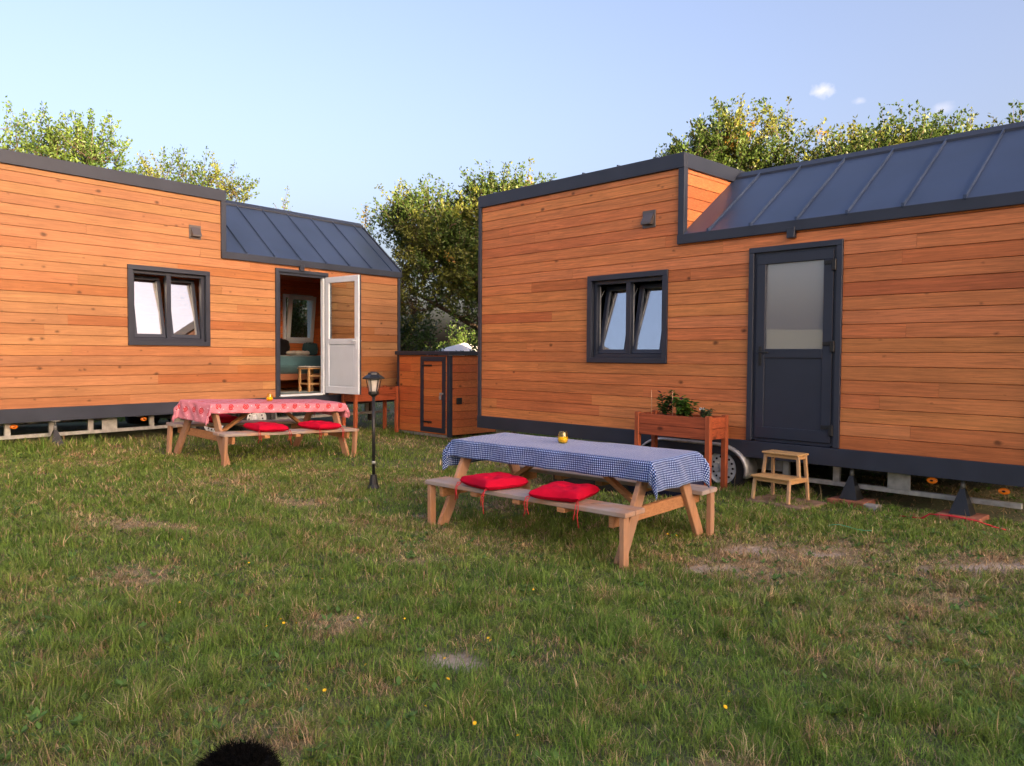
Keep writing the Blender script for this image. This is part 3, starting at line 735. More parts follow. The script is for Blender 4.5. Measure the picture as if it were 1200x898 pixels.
    # running gear
    ch = MB()
    for (a_, b_) in railspans:
        for yy in (.14, D-.2): ch.box(a_, b_, yy, yy+.05, .245, .295, b=.003)
    for u in posts:
        for yy in (.142, D-.198): ch.box(u-.035, u+.035, yy, yy+.045, .296, .60)
    for u in plates:
        ch.box(u-.11, u+.11, .13, .139, .29, .47, b=.002)
        for dx in (-.085, .085):
            for dz in (.315, .445): ch.box(u+dx-.008, u+dx+.008, .122, .129, dz-.008, dz+.008)
    ch.box(3.0, 4.9, .32, .40, .30, .60); ch.box(3.0, 4.9, D-.4, D-.32, .30, .60)
    for u in (.9, 2.4, 5.3, 6.8):
        if u < LEN: ch.box(u, u+.07, .2, D-.2, .44, .598)
    ch.build('chassis', M_galv, H)
    for u in (3.52, 4.31): wheel(H, u, .31); ax = MB(); ax.tube([(u, .12, .31), (u, D-.12, .31)], .035, 10); ax.build('axle', M_galvd, H)
    for u in (3.52, 4.28): wheel_back = MB(); Mx = Matrix.Translation((u, D-.08, .31)) @ Matrix.Rotation(R_(90), 4, 'X'); wheel_back.lathe([(.19, -.085), (.27, -.092), (.305, -.055), (.305, .055), (.27, .092), (.19, .085)], 32, Mx); wheel_back.build('wheel', M_tyre, H)
    fd = MB(); path = []
    for i in range(11): a_ = R_(196-i*10.6); path.append((3.52+.40*math.cos(a_), .31+.30*math.sin(a_)+.0))
    for i in range(11): a_ = R_(90-i*10.6); path.append((4.28+.40*math.cos(a_), .31+.30*math.sin(a_)))
    vs = []; fs = []
    prof = ((-.085, -.035), (-.075, -.004), (-.05, .0), (.16, .0), (.16, -.01))
    for i, (x, z) in enumerate(path):
        cx = min(max(x, 3.52), 4.28); nx_, nz_ = x-cx, z-.31; l_ = math.hypot(nx_, nz_) or 1; nx_ /= l_; nz_ /= l_
        for (py, off) in prof: vs.append((x+nx_*off, py, z+nz_*off))
    K = len(prof)
    for i in range(len(path)-1):
        for k_ in range(K-1): fs.append((i*K+k_, i*K+k_+1, (i+1)*K+k_+1, (i+1)*K+k_))
    fd.add(vs, fs, smooth=True); fo = fd.build('fender', M_galv, H)
    so = fo.modifiers.new('thick', 'SOLIDIFY'); so.thickness = .006
    for u, zz in amber:
        a_ = MB(); Mx = Matrix.Translation((u, .10, zz)) @ Matrix.Rotation(R_(90), 4, 'X')
        a_.lathe([(.048, 0), (.048, .012), (.034, .022), (.0001, .024)], 20, Mx @ Matrix.Scale(.62, 4, (0, 1, 0))); ao = a_.build('marker_light', M_amber, H)
        b_ = MB(); b_.lathe([(.016, .0238), (.010, .0275), (.0001, .0275)], 12, Mx @ Matrix.Scale(.62, 4, (0, 1, 0))); b_.box(u-.012, u+.012, .1005, .139, zz-.012, zz+.012); b_.build('lens_centre', M_dark, ao)
    return H

LM = frame(-6.786-.48*.626, 10.18-.48*.780, .19, .626, .780)
RM = frame(Ro[0], Ro[1], 0, .692, -.721)
pleft = lambda a: 'left' if a < 5.4 or rng.random() < .35 else 'leftred'
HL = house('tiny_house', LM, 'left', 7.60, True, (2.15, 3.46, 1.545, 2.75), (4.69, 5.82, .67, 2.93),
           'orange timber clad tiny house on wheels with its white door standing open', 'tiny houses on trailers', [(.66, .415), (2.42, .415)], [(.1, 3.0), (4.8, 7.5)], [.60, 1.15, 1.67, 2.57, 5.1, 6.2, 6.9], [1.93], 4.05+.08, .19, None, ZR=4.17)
HR = house('tiny_house', RM, 'right', 7.42, False, (2.22, 3.52, 1.53, 2.70), (4.63, 5.69, .67, 2.85),
           'reddish timber clad tiny house on wheels with its dark grey door shut', 'tiny houses on trailers', [(6.56, .425), (7.17, .40)], [(.1, 3.0), (4.8, 7.3)], [.6, 1.67, 5.03, 5.60], [6.24, .35], 4.09, 0, None)
# drawbar and pipe ends by the corner next to the shed
pz = MB(); pz.tube([(-.26, .25, .80), (.02, .25, .80)], .022, 10); pz.tube([(-.22, .3, .52), (.1, .3, .52)], .022, 10); pz.build('pipe', M_galv, HR)
cb = MB(); cb.tube([(-.20, .25, .80), (-.16, .2, .74), (-.10, .12, .66), (-.02, .02, .62), (0, -.03, .61)], .005, 6); cb.build('cable', M_towel, HR)

# things inside the left house (its local coordinates, floor top at z .70)
def inL(x, y, z=0): return LM @ Vector((x, y, z))
def lm(x, y, z, rz=0): return LM @ Matrix.Translation((x, y, z)) @ Matrix.Rotation(rz, 4, 'Z')
iw = MB(); t = .06; a, b_, c, d = 6.47, 7.23, 1.66, 2.70; yy = D-.15
iw.box(a, b_, yy-.03, yy+.1, d-t, d); iw.box(a, b_, yy-.03, yy+.1, c, c+t); iw.box(a, a+t, yy-.029, yy+.1, c+t, d-t); iw.box(b_-t, b_, yy-.029, yy+.1, c+t, d-t)
iwo = iw.build('window', M_white, HL)
Mx = Matrix.Translation((0, yy-.03, c+.04)) @ Matrix.Rotation(R_(7), 4, 'X'); s = MB(); Hh = d-c-.06
s.box(a+.04, b_-.04, -.05, 0, 0, .085, Mx, b=.004); s.box(a+.04, b_-.04, -.05, 0, Hh-.085, Hh, Mx, b=.004); s.box(a+.04, a+.125, -.049, 0, .085, Hh-.085, Mx); s.box(b_-.125, b_-.04, -.049, 0, .085, Hh-.085, Mx)
so = s.build('sash', M_white, iwo); g_ = MB(); g_.box(a+.12, b_-.12, -.03, -.022, .08, Hh-.08, Mx); g_.build('pane', M_glassi, so)
bed = empty('bed', None, M=lm(6.15, 1.45, .70)); tag(bed, 'low wooden bed with teal cover seen through the open door', 'bed')
m_ = MB(); m_.box(-1.1, 1.25, -.42, -.38, .22, .34, c=(.30, .12, .06, .3), b=.004); m_.box(-1.1, 1.25, .78, .82, .22, .34, c=(.30, .12, .06, .3)); m_.box(1.2, 1.25, -.38, .78, .22, .34, c=(.3, .12, .06, .1)); m_.box(-1.1, -1.05, -.38, .78, .22, .34, c=(.3, .12, .06, .1))
for sx in (-1.08, 1.19):
    for sy in (-.41, .77): m_.box(sx, sx+.05, sy, sy+.05, 0, .22, c=(.3, .12, .06, .5))
m_.build('bed_frame', M_plank_in, bed)
def soft_box(name, lx, ly, lz, matl, parent, M, seed=0, wr=.01, pw=.35, n=18):
    """rounded soft slab (pillow, mattress, bag)"""
    mb = MB(); vs = []; fs = []; r = random.Random(seed); ph = [r.uniform(0, 6) for _ in range(6)]
    for side in (0, 1):
        for i in range(n+1):
            for j in range(n+1):
                u = -1+2*i/n; v = -1+2*j/n
                e = (max(0, 1-abs(u)**6)*max(0, 1-abs(v)**6))**pw
                w_ = wr*(math.sin(u*7+ph[0]+v*3)+math.sin(v*9+ph[1]-u*4)+.6*math.sin(u*17+v*13+ph[2]))
                z = lz*(.5+.5*e*(1 if side else -1)) if side else lz*.5*(1-e)
                if side: z += w_*e
                vs.append((u*lx/2, v*ly/2, z))
    K = (n+1)**2
    for i in range(n):
        for j in range(n):
            q = i*(n+1)+j
            fs.append((K+q, K+q+n+1, K+q+n+2, K+q+1)); fs.append((q, q+1, q+n+2, q+n+1))
    mb.add(vs, fs, smooth=True)
    return mb.build(name, matl, parent, M)
soft_box('mattress', 2.3, 1.24, .36, M_teal, bed, Matrix.Translation((.08, .2, .33)), 3, .008, .12)
bt = soft_box('folded_towel', .42, .30, .09, M_towel, None, lm(6.42, 1.75, 1.40, .2), 5, .004, .2); tag(bt, 'white folded towels lying on the teal bed', 'towel')
bp_ = soft_box('pillow', .34, .14, .26, M_teal, None, lm(6.98, 2.1, 1.40, .1), 6, .008, .3); tag(bp_, 'teal pillow propped at the back of the bed', 'pillow')
bg = soft_box('black_bag', .55, .25, .33, M_blackleather, None, lm(6.1, 2.05, 1.40, .1), 8, .012, .25); tag(bg, 'black bag on the bed under the inner window', 'bag')
rg = MB(); rg.box(-.55, .55, -.3, .3, 0, .012, b=.004); rgo = rg.build('floor_mat', M_teal, None, lm(5.35, .55, .702)); tag(rgo, 'teal mat on the floor just inside the open door', 'mat')
ist = empty('wooden_chair', None, M=lm(5.80, .50, .70)); tag(ist, 'small pale wooden chair standing inside the open doorway', 'chair')
for sx in (-.15, .13):
    for sy in (-.15, .13): m_ = MB(); m_.box(sx, sx+.035, sy, sy+.035, 0, .44, c=(.55, .33, .15, .2)); m_.build('leg', M_oak, ist)
m_ = MB(); m_.box(-.17, .18, -.17, .18, .441, .465, c=(.55, .33, .15, .2), b=.005); m_.build('seat', M_oak, ist)
m_ = MB(); m_.box(-.145, -.12, -.11, .13, .15, .18, c=(.55, .33, .15, .7)); m_.box(-.115, .13, -.145, -.12, .15, .18, c=(.55, .33, .15, .7)); m_.box(-.115, .13, -.145, -.12, .30, .33, c=(.55, .33, .15, .7)); m_.build('stretcher', M_oak, ist)
tw = soft_box('seat_cloth', .34, .34, .03, M_towel, None, lm(5.805, .505, 1.167), 9, .002, .2); tag(tw, 'pale cloth lying on the small chair inside the doorway', 'cloth')

# ------------------------------------------------------------------ shed box
SM = frame(-1.14, 14.0, .09, .692, -.721)
shed = empty('storage_shed', None, M=SM); tag(shed, 'low timber clad storage box with grey lid standing between the two houses', 'shed')
b = MB(); boards(b, -1.58, -.05, .05, 1.52, [(-.85, -.11, .08, 1.50)], 'shed', jointlen=(2, 5)); b.build('cladding_wall', M_cedar, shed)
b = MB(); boards(b, .05, 1.15, .05, 1.52, [], 'shed', M=Matrix(((0, -1, 0, 0), (1, 0, 0, 0), (0, 0, 1, 0), (0, 0, 0, 1))), jointlen=(3, 5)); b.build('cladding_wall', M_cedar, shed)
b = MB(); boards(b, .05, 1.15, .05, 1.52, [], 'shed', M=Matrix(((0, 1, 0, -1.617), (-1, 0, 0, 1.2), (0, 0, 1, 0), (0, 0, 0, 1))), jointlen=(3, 5)); b.build('cladding_wall', M_cedar, shed)
b = MB(); b.box(-1.59, -.03, .021, 1.19, .04, 1.52); b.build('carcass', M_dark, shed)
b = MB(); b.box(-1.65, .04, -.05, 1.25, 1.525, 1.60, b=.006); b.build('lid', M_trim, shed)
b = MB(); b.box(-1.62, -1.56, -.012, .0, .02, 1.52); b.build('corner_trim', M_trim, shed)
b = MB(); b.box(-.06, .012, -.014, .0, .02, 1.52, b=.003); b.box(-.001, .013, .0005, .06, .02, 1.52); b.build('corner_trim', M_trim, shed)
b = MB(); b.box(-1.56, -.06, -.006, .0195, .0, .045); b.build('bottom_rail', M_galv, shed)
b = MB(); f0, f1, g0, g1 = -.85, -.11, .08, 1.50; b.box(f0, f1, -.022, .02, g1-.09, g1, b=.003); b.box(f0, f1, -.022, .02, g0, g0+.09, b=.003); b.box(f0, f0+.085, -.021, .02, g0+.09, g1-.09); b.box(f1-.085, f1, -.021, .02, g0+.09, g1-.09)
sd = b.build('door', M_trim, shed)
b = MB(); boards(b, f0+.085, f1-.085, g0+.09, g1-.09, [], 'shed', jointlen=(3, 5), M=Matrix.Translation((0, -.004, 0))); b.build('door_panel', M_cedar, sd)
for zz in (g0+.19, g1-.17): b = MB(); b.box(f0+.07, f0+.36, -.032, -.0225, zz-.016, zz+.016, b=.003); b.build('strap_hinge', M_black, sd)
b = MB(); b.box(f1-.15, f1-.04, -.030, -.0225, .80, .83, b=.002); b.tube([(f1-.12, -.032, .80), (f1-.12, -.05, .76), (f1-.09, -.05, .76), (f1-.09, -.032, .80)], .006, 6); b.box(f1-.13, f1-.08, -.06, -.035, .70, .76, b=.004); b.build('latch', M_galv, sd)
b = MB(); b.box(.001, .03, .16, .28, .62, .74, b=.006); b.build('socket', M_black, shed)
for ux, uy in ((-1.2, .12), (-.3, .15), (-1.2, .95), (-.3, .95)):
    p_ = SM @ Vector((ux, uy, 0)); b = MB(); b.box(-.1, .1, -.07, .07, G(p_.x, p_.y)-.03-.09, .005-.09+.09-.005, b=.004)
    o = b.build('support_block', M_conc, shed, Matrix.Translation((ux, uy, 0)))

# ------------------------------------------------------------------ picnic tables
def picnic_table(M, label, seed):
    """local: x from the right end (0) to the left end (2.24), y from the near bench outwards"""
    T = empty('picnic_table', None, M=M); tag(T, label, 'picnic table', 'picnic tables on the lawn')
    Lb = 2.24; top = .775; st = .43
    def plank(name, x0, x1, y0, y1, z0, z1, m=M_bench): b = MB(); b.box(x0, x1, y0, y1, z0, z1, c=bench_col(), b=.006); return b.build(name, m, T)
    for i, (y0, y1) in enumerate(((.37, .51), (.517, .657), (.664, .804), (.811, .951), (.958, 1.10))): plank('tabletop_board', .02, Lb-.02, y0, y1, top-.042, top)
    for (y0, y1) in ((.0, .135), (.143, .275), (1.195, 1.33), (1.338, 1.47)): plank('bench_board', 0, Lb, y0, y1, st-.04, st, M_benchtop)
    for x in (.10, Lb-.145):
        for y0, y1 in ((.10, .50), (1.37, .97)):
            b = MB(); b.beam((x+.0225, y0, -.01), (x+.0225, y1, top-.042), .045, .11, (1, 0, 0), bench_col(), .005)
            b.build('leg', M_benchz, T)
        b = MB(); xb = x+.0455 if x < 1 else x-.0455
        b.box(xb, xb+.045, .05, 1.42, st-.145, st-.042, c=bench_col(), b=.005); b.build('cross_beam', M_bench, T)
        b = MB(); b.box(xb, xb+.045, .40, 1.07, top-.13, top-.0435, c=bench_col(), b=.005); b.build('top_batten', M_bench, T)
        px_ = .02 if x < 1 else Lb-.065
        for y in (.045, 1.425):
            b = MB(); b.box(px_, px_+.045, y-.035, y+.035, -.01, st-.042, c=bench_col(), b=.004); b.build('bench_post', M_benchz, T)
    for x in (.62, 1.1, 1.6):
        for (y0, y1) in ((.0, .27), (1.2, 1.47)):
            b = MB(); b.box(x-.04, x+.04, y0, y1, st-.08, st-.0415, c=bench_col(), b=.004); b.build('batten', M_bench, T)
    for x0, x1 in ((.34, .95), (Lb-.34, Lb-.95)):
        b = MB(); b.beam((x0, .735, st-.11), (x1, .735, top-.05), .07, .04, (0, 1, 0), bench_col()); b.build('brace', M_bench, T)
    return T
def cloth(M, mat_, label, drops, seed, name='tablecloth', x0=-.0, x1=2.24, y0=.36, y1=1.11, z=.779):
    r = random.Random(seed); ph = [r.uniform(0, 6.28) for _ in range(10)]
    dr, dl, dn, df = drops # right end, left end, near, far
    st = .02; nx_ = int((x1-x0+dr+dl)/st); ny_ = int((y1-y0+dn+df)/st)
    vs = []; uvs = []; fs = []
    for i in range(nx_+1):
        for j in range(ny_+1):
            s = x0-dr+(x1-x0+dr+dl)*i/nx_; t = y0-dn+(y1-y0+dn+df)*j/ny_
            cx = min(max(s, x0), x1); cy = min(max(t, y0), y1); ox, oy = s-cx, t-cy
            m_ = math.hypot(ox, oy)
            rip = .0035*math.sin(s*9+ph[0]+t*5)+.003*math.sin(t*14+ph[1]-s*4)
            if m_ < 1e-9: p = (s, t, z+.004+rip*.6)
            else:
                nx2, ny2 = ox/m_, oy/m_; k = min(1, m_/.05)
                wv = k*(.012*math.sin(t*16+ph[2] if abs(ox) > abs(oy) else s*13+ph[3])+.006*math.sin((s+t)*31+ph[4]))
                out = .010+.07*min(m_, .3)+wv
                corner = 0
                if abs(ox) > 1e-6 and abs(oy) > 1e-6:
                    ang = math.atan2(abs(oy), abs(ox)); corner = math.sin(2*ang)
                    out += .055*corner*min(1, m_/.12)*(1+.4*math.sin(ang*9+ph[5]))
                # round shoulder
                dz = -m_*.985+.004
                if m_ < .02: out *= .8
                p = (cx+nx2*out, cy+ny2*out, z+dz+rip*.3*(1-k))
            vs.append(p); uvs.append((s, t))
    K = ny_+1
    for i in range(nx_):
        for j in range(ny_):
            q = i*K+j; fs.append((q, q+K, q+K+1, q+1))
    b = MB(); b.add(vs, fs, uvs=uvs, smooth=True); o = b.build(name, mat_, None, None); o.matrix_world = M
    so = o.modifiers.new('thick', 'SOLIDIFY'); so.thickness = .0015; so.offset = 1
    tag(o, label, 'tablecloth', 'tablecloths'); return o
def gingham():
    m, nt, p, o = mat('navy_gingham'); N = nt.nodes; Lk = nt.links
    uv = N.new('ShaderNodeUVMap'); uv.uv_map = 'UVMap'; sp = N.new('ShaderNodeSeparateXYZ'); Lk.new(uv.outputs[0], sp.inputs[0])
    res = []
    for ax in ('X', 'Y'):
        a = N.new('ShaderNodeMath'); a.operation = 'MULTIPLY'; a.inputs[1].default_value = 1/.019; Lk.new(sp.outputs[ax], a.inputs[0])
        f = N.new('ShaderNodeMath'); f.operation = 'FRACT'; Lk.new(a.outputs[0], f.inputs[0])
        g = N.new('ShaderNodeMath'); g.operation = 'GREATER_THAN'; g.inputs[1].default_value = .38; Lk.new(f.outputs[0], g.inputs[0]); res.append(g)
    ad = N.new('ShaderNodeMath'); ad.operation = 'ADD'; Lk.new(res[0].outputs[0], ad.inputs[0]); Lk.new(res[1].outputs[0], ad.inputs[1])
    h = N.new('ShaderNodeMath'); h.operation = 'MULTIPLY'; h.inputs[1].default_value = .5; Lk.new(ad.outputs[0], h.inputs[0])
    cr = N.new('ShaderNodeValToRGB'); e = cr.color_ramp; e.interpolation = 'CONSTANT'
    e.elements[0].position = 0; e.elements[0].color = (.68, .80, .95, 1); e.elements[1].position = .25; e.elements[1].color = (.05, .14, .44, 1)
    q = e.elements.new(.75); q.color = (.010, .014, .075, 1)
    Lk.new(h.outputs[0], cr.inputs[0]); Lk.new(cr.outputs[0], p.inputs['Base Color']); p.inputs['Roughness'].default_value = .7; p.inputs['Specular IOR Level'].default_value = .25; p.inputs['Sheen Weight'].default_value = .2
    return m
def rosecloth():
    m, nt, p, o = mat('pink_rose_cloth'); N = nt.nodes; Lk = nt.links
    uv = N.new('ShaderNodeUVMap'); uv.uv_map = 'UVMap'
    n = N.new('ShaderNodeTexNoise'); n.inputs['Scale'].default_value = 60; n.inputs['Detail'].default_value = 5; Lk.new(uv.outputs[0], n.inputs['Vector'])
    base = N.new('ShaderNodeMix'); base.data_type = 'RGBA'; base.inputs['A'].default_value = (.56, .13, .19, 1); base.inputs['B'].default_value = (.72, .33, .40, 1); Lk.new(n.outputs['Fac'], base.inputs['Factor'])
    v = N.new('ShaderNodeTexVoronoi'); v.inputs['Scale'].default_value = 4.9; v.inputs['Randomness'].default_value = .14; v.voronoi_dimensions = '2D'
    dn = N.new('ShaderNodeVectorMath'); dn.operation = 'SCALE'; dn.inputs['Scale'].default_value = .018
    n3_ = N.new('ShaderNodeTexNoise'); n3_.inputs['Scale'].default_value = 30; Lk.new(uv.outputs[0], n3_.inputs['Vector']); Lk.new(n3_.outputs['Color'], dn.inputs[0])
    of = N.new('ShaderNodeVectorMath'); of.operation = 'ADD'; of.inputs[1].default_value = (.10, .085, 0); Lk.new(uv.outputs[0], of.inputs[0])
    dd = N.new('ShaderNodeVectorMath'); dd.operation = 'ADD'; Lk.new(of.outputs[0], dd.inputs[0]); Lk.new(dn.outputs[0], dd.inputs[1]); Lk.new(dd.outputs[0], v.inputs['Vector'])
    cr = N.new('ShaderNodeValToRGB'); e = cr.color_ramp; e.interpolation = 'CONSTANT'; e.elements[0].position = 0; e.elements[0].color = (.8, .3, .3, 1); e.elements[1].position = .035; e.elements[1].color = (.55, .01, .02, 1)
    for pos, c_ in ((.10, (.75, .25, .28, 1)), (.13, (.48, .015, .03, 1)), (.20, (1, 1, 1, 1))): q = e.elements.new(pos); q.color = c_
    Lk.new(v.outputs['Distance'], cr.inputs[0])
    lt = N.new('ShaderNodeMath'); lt.operation = 'LESS_THAN'; lt.inputs[1].default_value = .20; Lk.new(v.outputs['Distance'], lt.inputs[0])
    m1 = N.new('ShaderNodeMix'); m1.data_type = 'RGBA'; Lk.new(lt.outputs[0], m1.inputs['Factor']); Lk.new(base.outputs['Result'], m1.inputs['A']); Lk.new(cr.outputs[0], m1.inputs['B'])
    v2 = N.new('ShaderNodeTexVoronoi'); v2.inputs['Scale'].default_value = 11; v2.inputs['Randomness'].default_value = .8; v2.voronoi_dimensions = '2D'; Lk.new(uv.outputs[0], v2.inputs['Vector'])
    l2 = N.new('ShaderNodeMath'); l2.operation = 'LESS_THAN'; l2.inputs[1].default_value = .07; Lk.new(v2.outputs['Distance'], l2.inputs[0])
    m2 = N.new('ShaderNodeMix'); m2.data_type = 'RGBA'; Lk.new(l2.outputs[0], m2.inputs['Factor']); Lk.new(m1.outputs['Result'], m2.inputs['A']); m2.inputs['B'].default_value = (.8, .72, .76, 1)
    Lk.new(m2.outputs['Result'], p.inputs['Base Color']); p.inputs['Roughness'].default_value = .6; p.inputs['Specular IOR Level'].default_value = .3
    return m
def cushion(M, label, seed, ties=2, sz=.44):
    b = MB(); n = 26; vs = []; fs = []; r = random.Random(seed); ph = [r.uniform(0, 6) for _ in range(4)]
    tufts = [(.42, .42), (-.42, .42), (.42, -.42), (-.42, -.42), (0, 0)]
    for side in (0, 1):
        for i in range(n+1):
            for j in range(n+1):
                u = -1+2*i/n; v = -1+2*j/n
                e = (max(0, 1-abs(u)**5)*max(0, 1-abs(v)**5))**.38
                pin = 1-.06*(1-abs(u)**2)*(abs(v)**3)*0
                x = u*sz/2*(1+.05*abs(v)**4-.04*(1-v*v)); y = v*sz/2*(1+.05*abs(u)**4-.04*(1-u*u))
                tz = sum(math.exp(-((u-a)**2+(v-b_)**2)/.03) for a, b_ in tufts)
                if side: z = .040+.070*e*(1-.55*min(1, tz))+.004*e*math.sin(u*6+ph[0])+.003*math.sin(v*8+ph[1]+u*5)
                else: z = .040*(1-e)
                z += .014*(abs(u*v))**4
                vs.append((x, y, z))
    K = (n+1)**2
    for i in range(n):
        for j in range(n):
            q = i*(n+1)+j; fs.append((K+q, K+q+n+1, K+q+n+2, K+q+1)); fs.append((q, q+1, q+n+2, q+n+1))
    b.add(vs, fs, smooth=True); C = empty('seat_cushion', None, M=M); tag(C, label, 'cushion', 'red tufted seat cushions'); b.build('pad', M_red, C)
    h = sz/2
    for (cx, cy) in ((h-.01, -h+.01), (-h+.01, -h+.01))[:ties]:
        s = 1 if cx > 0 else -1
        t = MB(); dy = -.03
        t.tube([(cx, cy, .035), (cx+s*.02, cy+dy, .03), (cx+s*.03, cy+dy-.02, -.02), (cx+s*.02, cy+dy-.02, -.08), (cx+s*.035, cy+dy-.02, -.15+.02*s)], .004, 6)
        t.tube([(cx, cy, .03), (cx+s*.005, cy+dy-.015, .0), (cx+s*.0, cy+dy-.025, -.06), (cx-s*.012, cy+dy-.02, -.11)], .004, 6); t.build('tie', M_redcord, C)
    return C
def jar(M, label):
    J = empty('candle_jar', None, M=M); tag(J, label, 'candle', 'yellow candle jars on the tables')
    b = MB(); b.lathe([(.030, 0), (.043, .008), (.050, .035), (.046, .07), (.036, .105), (.034, .112), (.031, .112), (.033, .104), (.043, .07), (.047, .035), (.040, .012), (.0001, .010)], 28); b.build('glass', M_jar, J)
    b = MB(); b.lathe([(.0001, .0115), (.038, .013), (.0455, .036), (.0435, .058), (.0001, .060)], 28); b.build('wax', M_wax, J)
    b = MB(); b.tube([(0, 0, .058), (.001, 0, .072)], .0015, 5); b.build('wick', M_dark, J)
def tframe(O, e1, z, tilt1=0, tilt2=0):
    """x = e1 (right end to left end), y = away from the viewer, slopes along both"""
    e = Vector((e1[0], e1[1], tilt1)).normalized(); f = Vector((-e.y, e.x, 0)) # left-hand turn
    if f.y < 0: f = -f
    f = Vector((f.x, f.y, tilt2)).normalized(); w = e.cross(f)
    if w.z < 0: w = -w
    return Matrix(((e.x, f.x, w.x, O[0]), (e.y, f.y, w.y, O[1]), (e.z, f.z, w.z, z), (0, 0, 0, 1)))
T2 = tframe((.86, 5.71), (-.746, .666), .012, 0, .012)
g0 = .105
T1 = tframe((-3.70+2.24*.615, 9.79+2.24*.788), (-.615, -.788), .068, .04, .045)
picnic_table(T2, 'wooden picnic table under the blue checked cloth, nearer of the two', 1)
picnic_table(T1, 'wooden picnic table under the pink rose cloth by the open door house', 2)
cloth(T2, gingham(), 'navy and white checked tablecloth', (.25, .27, .165, .20), 4)
cloth(T1, rosecloth(), 'pink tablecloth printed with red roses', (.22, .26, .125, .2), 5)
def on(T, x, y, z, rz=0): return T @ Matrix.Translation((x, y, z)) @ Matrix.Rotation(rz, 4, 'Z')
cushion(on(T2, 1.50, .16, .431, .25), 'red cushion at the left on the near bench of the blue checked table', 1)
cushion(on(T2, .71, .17, .431, -.22), 'red cushion at the right on the near bench of the blue checked table', 2)
cushion(on(T1, 1.52, .16, .431, .1), 'red cushion at the left on the near bench of the pink cloth table', 3)
cushion(on(T1, .62, .16, .431, -.1), 'red cushion at the right on the near bench of the pink cloth table', 4)
cushion(on(T1, 1.52, 1.30, .431, .1), 'red cushion on the far bench of the pink cloth table', 5, 0)
jar(on(T2, 1.22, .80, .7835), 'yellow candle jar standing on the blue checked cloth')
jar(on(T1, 1.06, .78, .7835), 'yellow candle jar standing on the pink rose cloth')

# low dark padded lounge behind the near table
LMx = frame(1.06+.0, 8.62, G(1.2, 8.6)+.0, .86, -.50)
lo = empty('padded_lounge', None, M=LMx); tag(lo, 'low black and navy padded lounge lying on the grass behind the blue checked table', 'lounge')
soft_box('pad', 1.40, .62, .20, M_blackleather, lo, Matrix.Translation((-.33, .33, .215)), 12, .005, .16)
soft_box('pad', .74, .60, .235, M_navy, lo, Matrix.Translation((.62, .33, .0)), 13, .004, .12)
b = MB(); b.box(-.70, .36, .06, .60, .0, .23, b=.02); b.build('base', M_blackleather, lo)

# ------------------------------------------------------------------ planters
def planter(M, label, w, d, h, bh, ground_):
    P = empty('raised_planter', None, M=M); tag(P, label, 'planter', 'raised wooden planters by the houses')
    for x in (0, w):
        for y in (0, d):
            b = MB(); k = rng.uniform(.9, 1.1); b.box(x-.03, x+.03, y-.03, y+.03, ground_, h, c=(.42*k, .105*k, .04*k, rng.random()), b=.004); b.build('leg', M_cedarz, P)
    b = MB()
    for k in range(2):
        z0 = h-.015-bh+k*bh/2; z1 = z0+bh/2-.003
        def cc_(): q_ = rng.uniform(.8, 1.15); return (.36*q_, .085*q_, .033*q_, rng.random())
        b.box(.031, w-.031, -.022, .0, z0, z1, c=cc_(), b=.003); b.box(.031, w-.031, d, d+.022, z0, z1, c=cc_(), b=.003)
        b.box(-.022, .0, .031, d-.031, z0, z1, c=cc_(), b=.003); b.box(w, w+.022, .031, d-.031, z0, z1, c=cc_(), b=.003)
    b.build('box', wood('planter_boards_%d' % int(w*100), contrast=.55, knots=True), P)
    b = MB(); b.box(.0, w, .0, d, h-bh, h-.045); b.build('soil', M_soil, P)
    return P
def leafy(name, M, label, cat, h, r, n, leaf, c0, seed, stems=5, purple=.0, group=None):
    rr = random.Random(seed); o = empty(name, None, M=M); tag(o, label, cat, group)
    s = MB(); L = MB()
    for k in range(stems):
        a = rr.uniform(0, 6.28); q_ = r*rr.uniform(.1, .75); hh = h*rr.uniform(.65, 1.)
        pts = [(0+.01*math.cos(a), .01*math.sin(a), 0), (q_*.5*math.cos(a), q_*.5*math.sin(a), hh*.55), (q_*math.cos(a), q_*math.sin(a), hh)]
        s.tube(pts, [.004, .003, .0015], 5)
        for i in range(n):
            t = rr.uniform(.15, 1); x = pts[0][0]+(pts[2][0]-pts[0][0])*t; y = pts[0][1]+(pts[2][1]-pts[0][1])*t; z = hh*t
            b_ = rr.uniform(0, 6.28); l_ = leaf*rr.uniform(.6, 1.2); el = rr.uniform(-.5, .7)
            d = Vector((math.cos(b_)*math.cos(el), math.sin(b_)*math.cos(el), math.sin(el))); u = d.cross(Vector((0, 0, 1))).normalized(); nn_ = u.cross(d)
            p0 = Vector((x, y, z))+d*leaf*.3; wv = l_*.38
            c = [q*rr.uniform(.7, 1.35) for q in c0]
            if rr.random() < purple: c = [.06*rr.uniform(.6, 1.3), .012, .035]
            L.add([p0, p0+d*l_*.35+u*wv+nn_*l_*.08, p0+d*l_*.75+u*wv*.7+nn_*.0, p0+d*l_-nn_*l_*.15, p0+d*l_*.75-u*wv*.7, p0+d*l_*.35-u*wv+nn_*l_*.08], [(0, 1, 2, 3), (0, 3, 4, 5)], c=(*c, 1))
    s.build('stem', plain('plant_stem_'+name, (.07, .10, .03), .6), o); L.build('foliage', M_leaf, o)
    return o
p2M = RM @ Matrix.Translation((3.50, -.56, .0)); P2 = planter(p2M, 'red stained raised planter with herbs beside the dark grey door', .97, .34, .955, .25, .07)
pm = lambda x, y: p2M @ Matrix.Translation((x, y, .905))
leafy('herb_plant', pm(.26, .16), 'bushy basil like plant with dark purple leaves in the planter by the grey door', 'plant', .32, .16, 44, .055, (.045, .13, .025), 1, 6, .22)
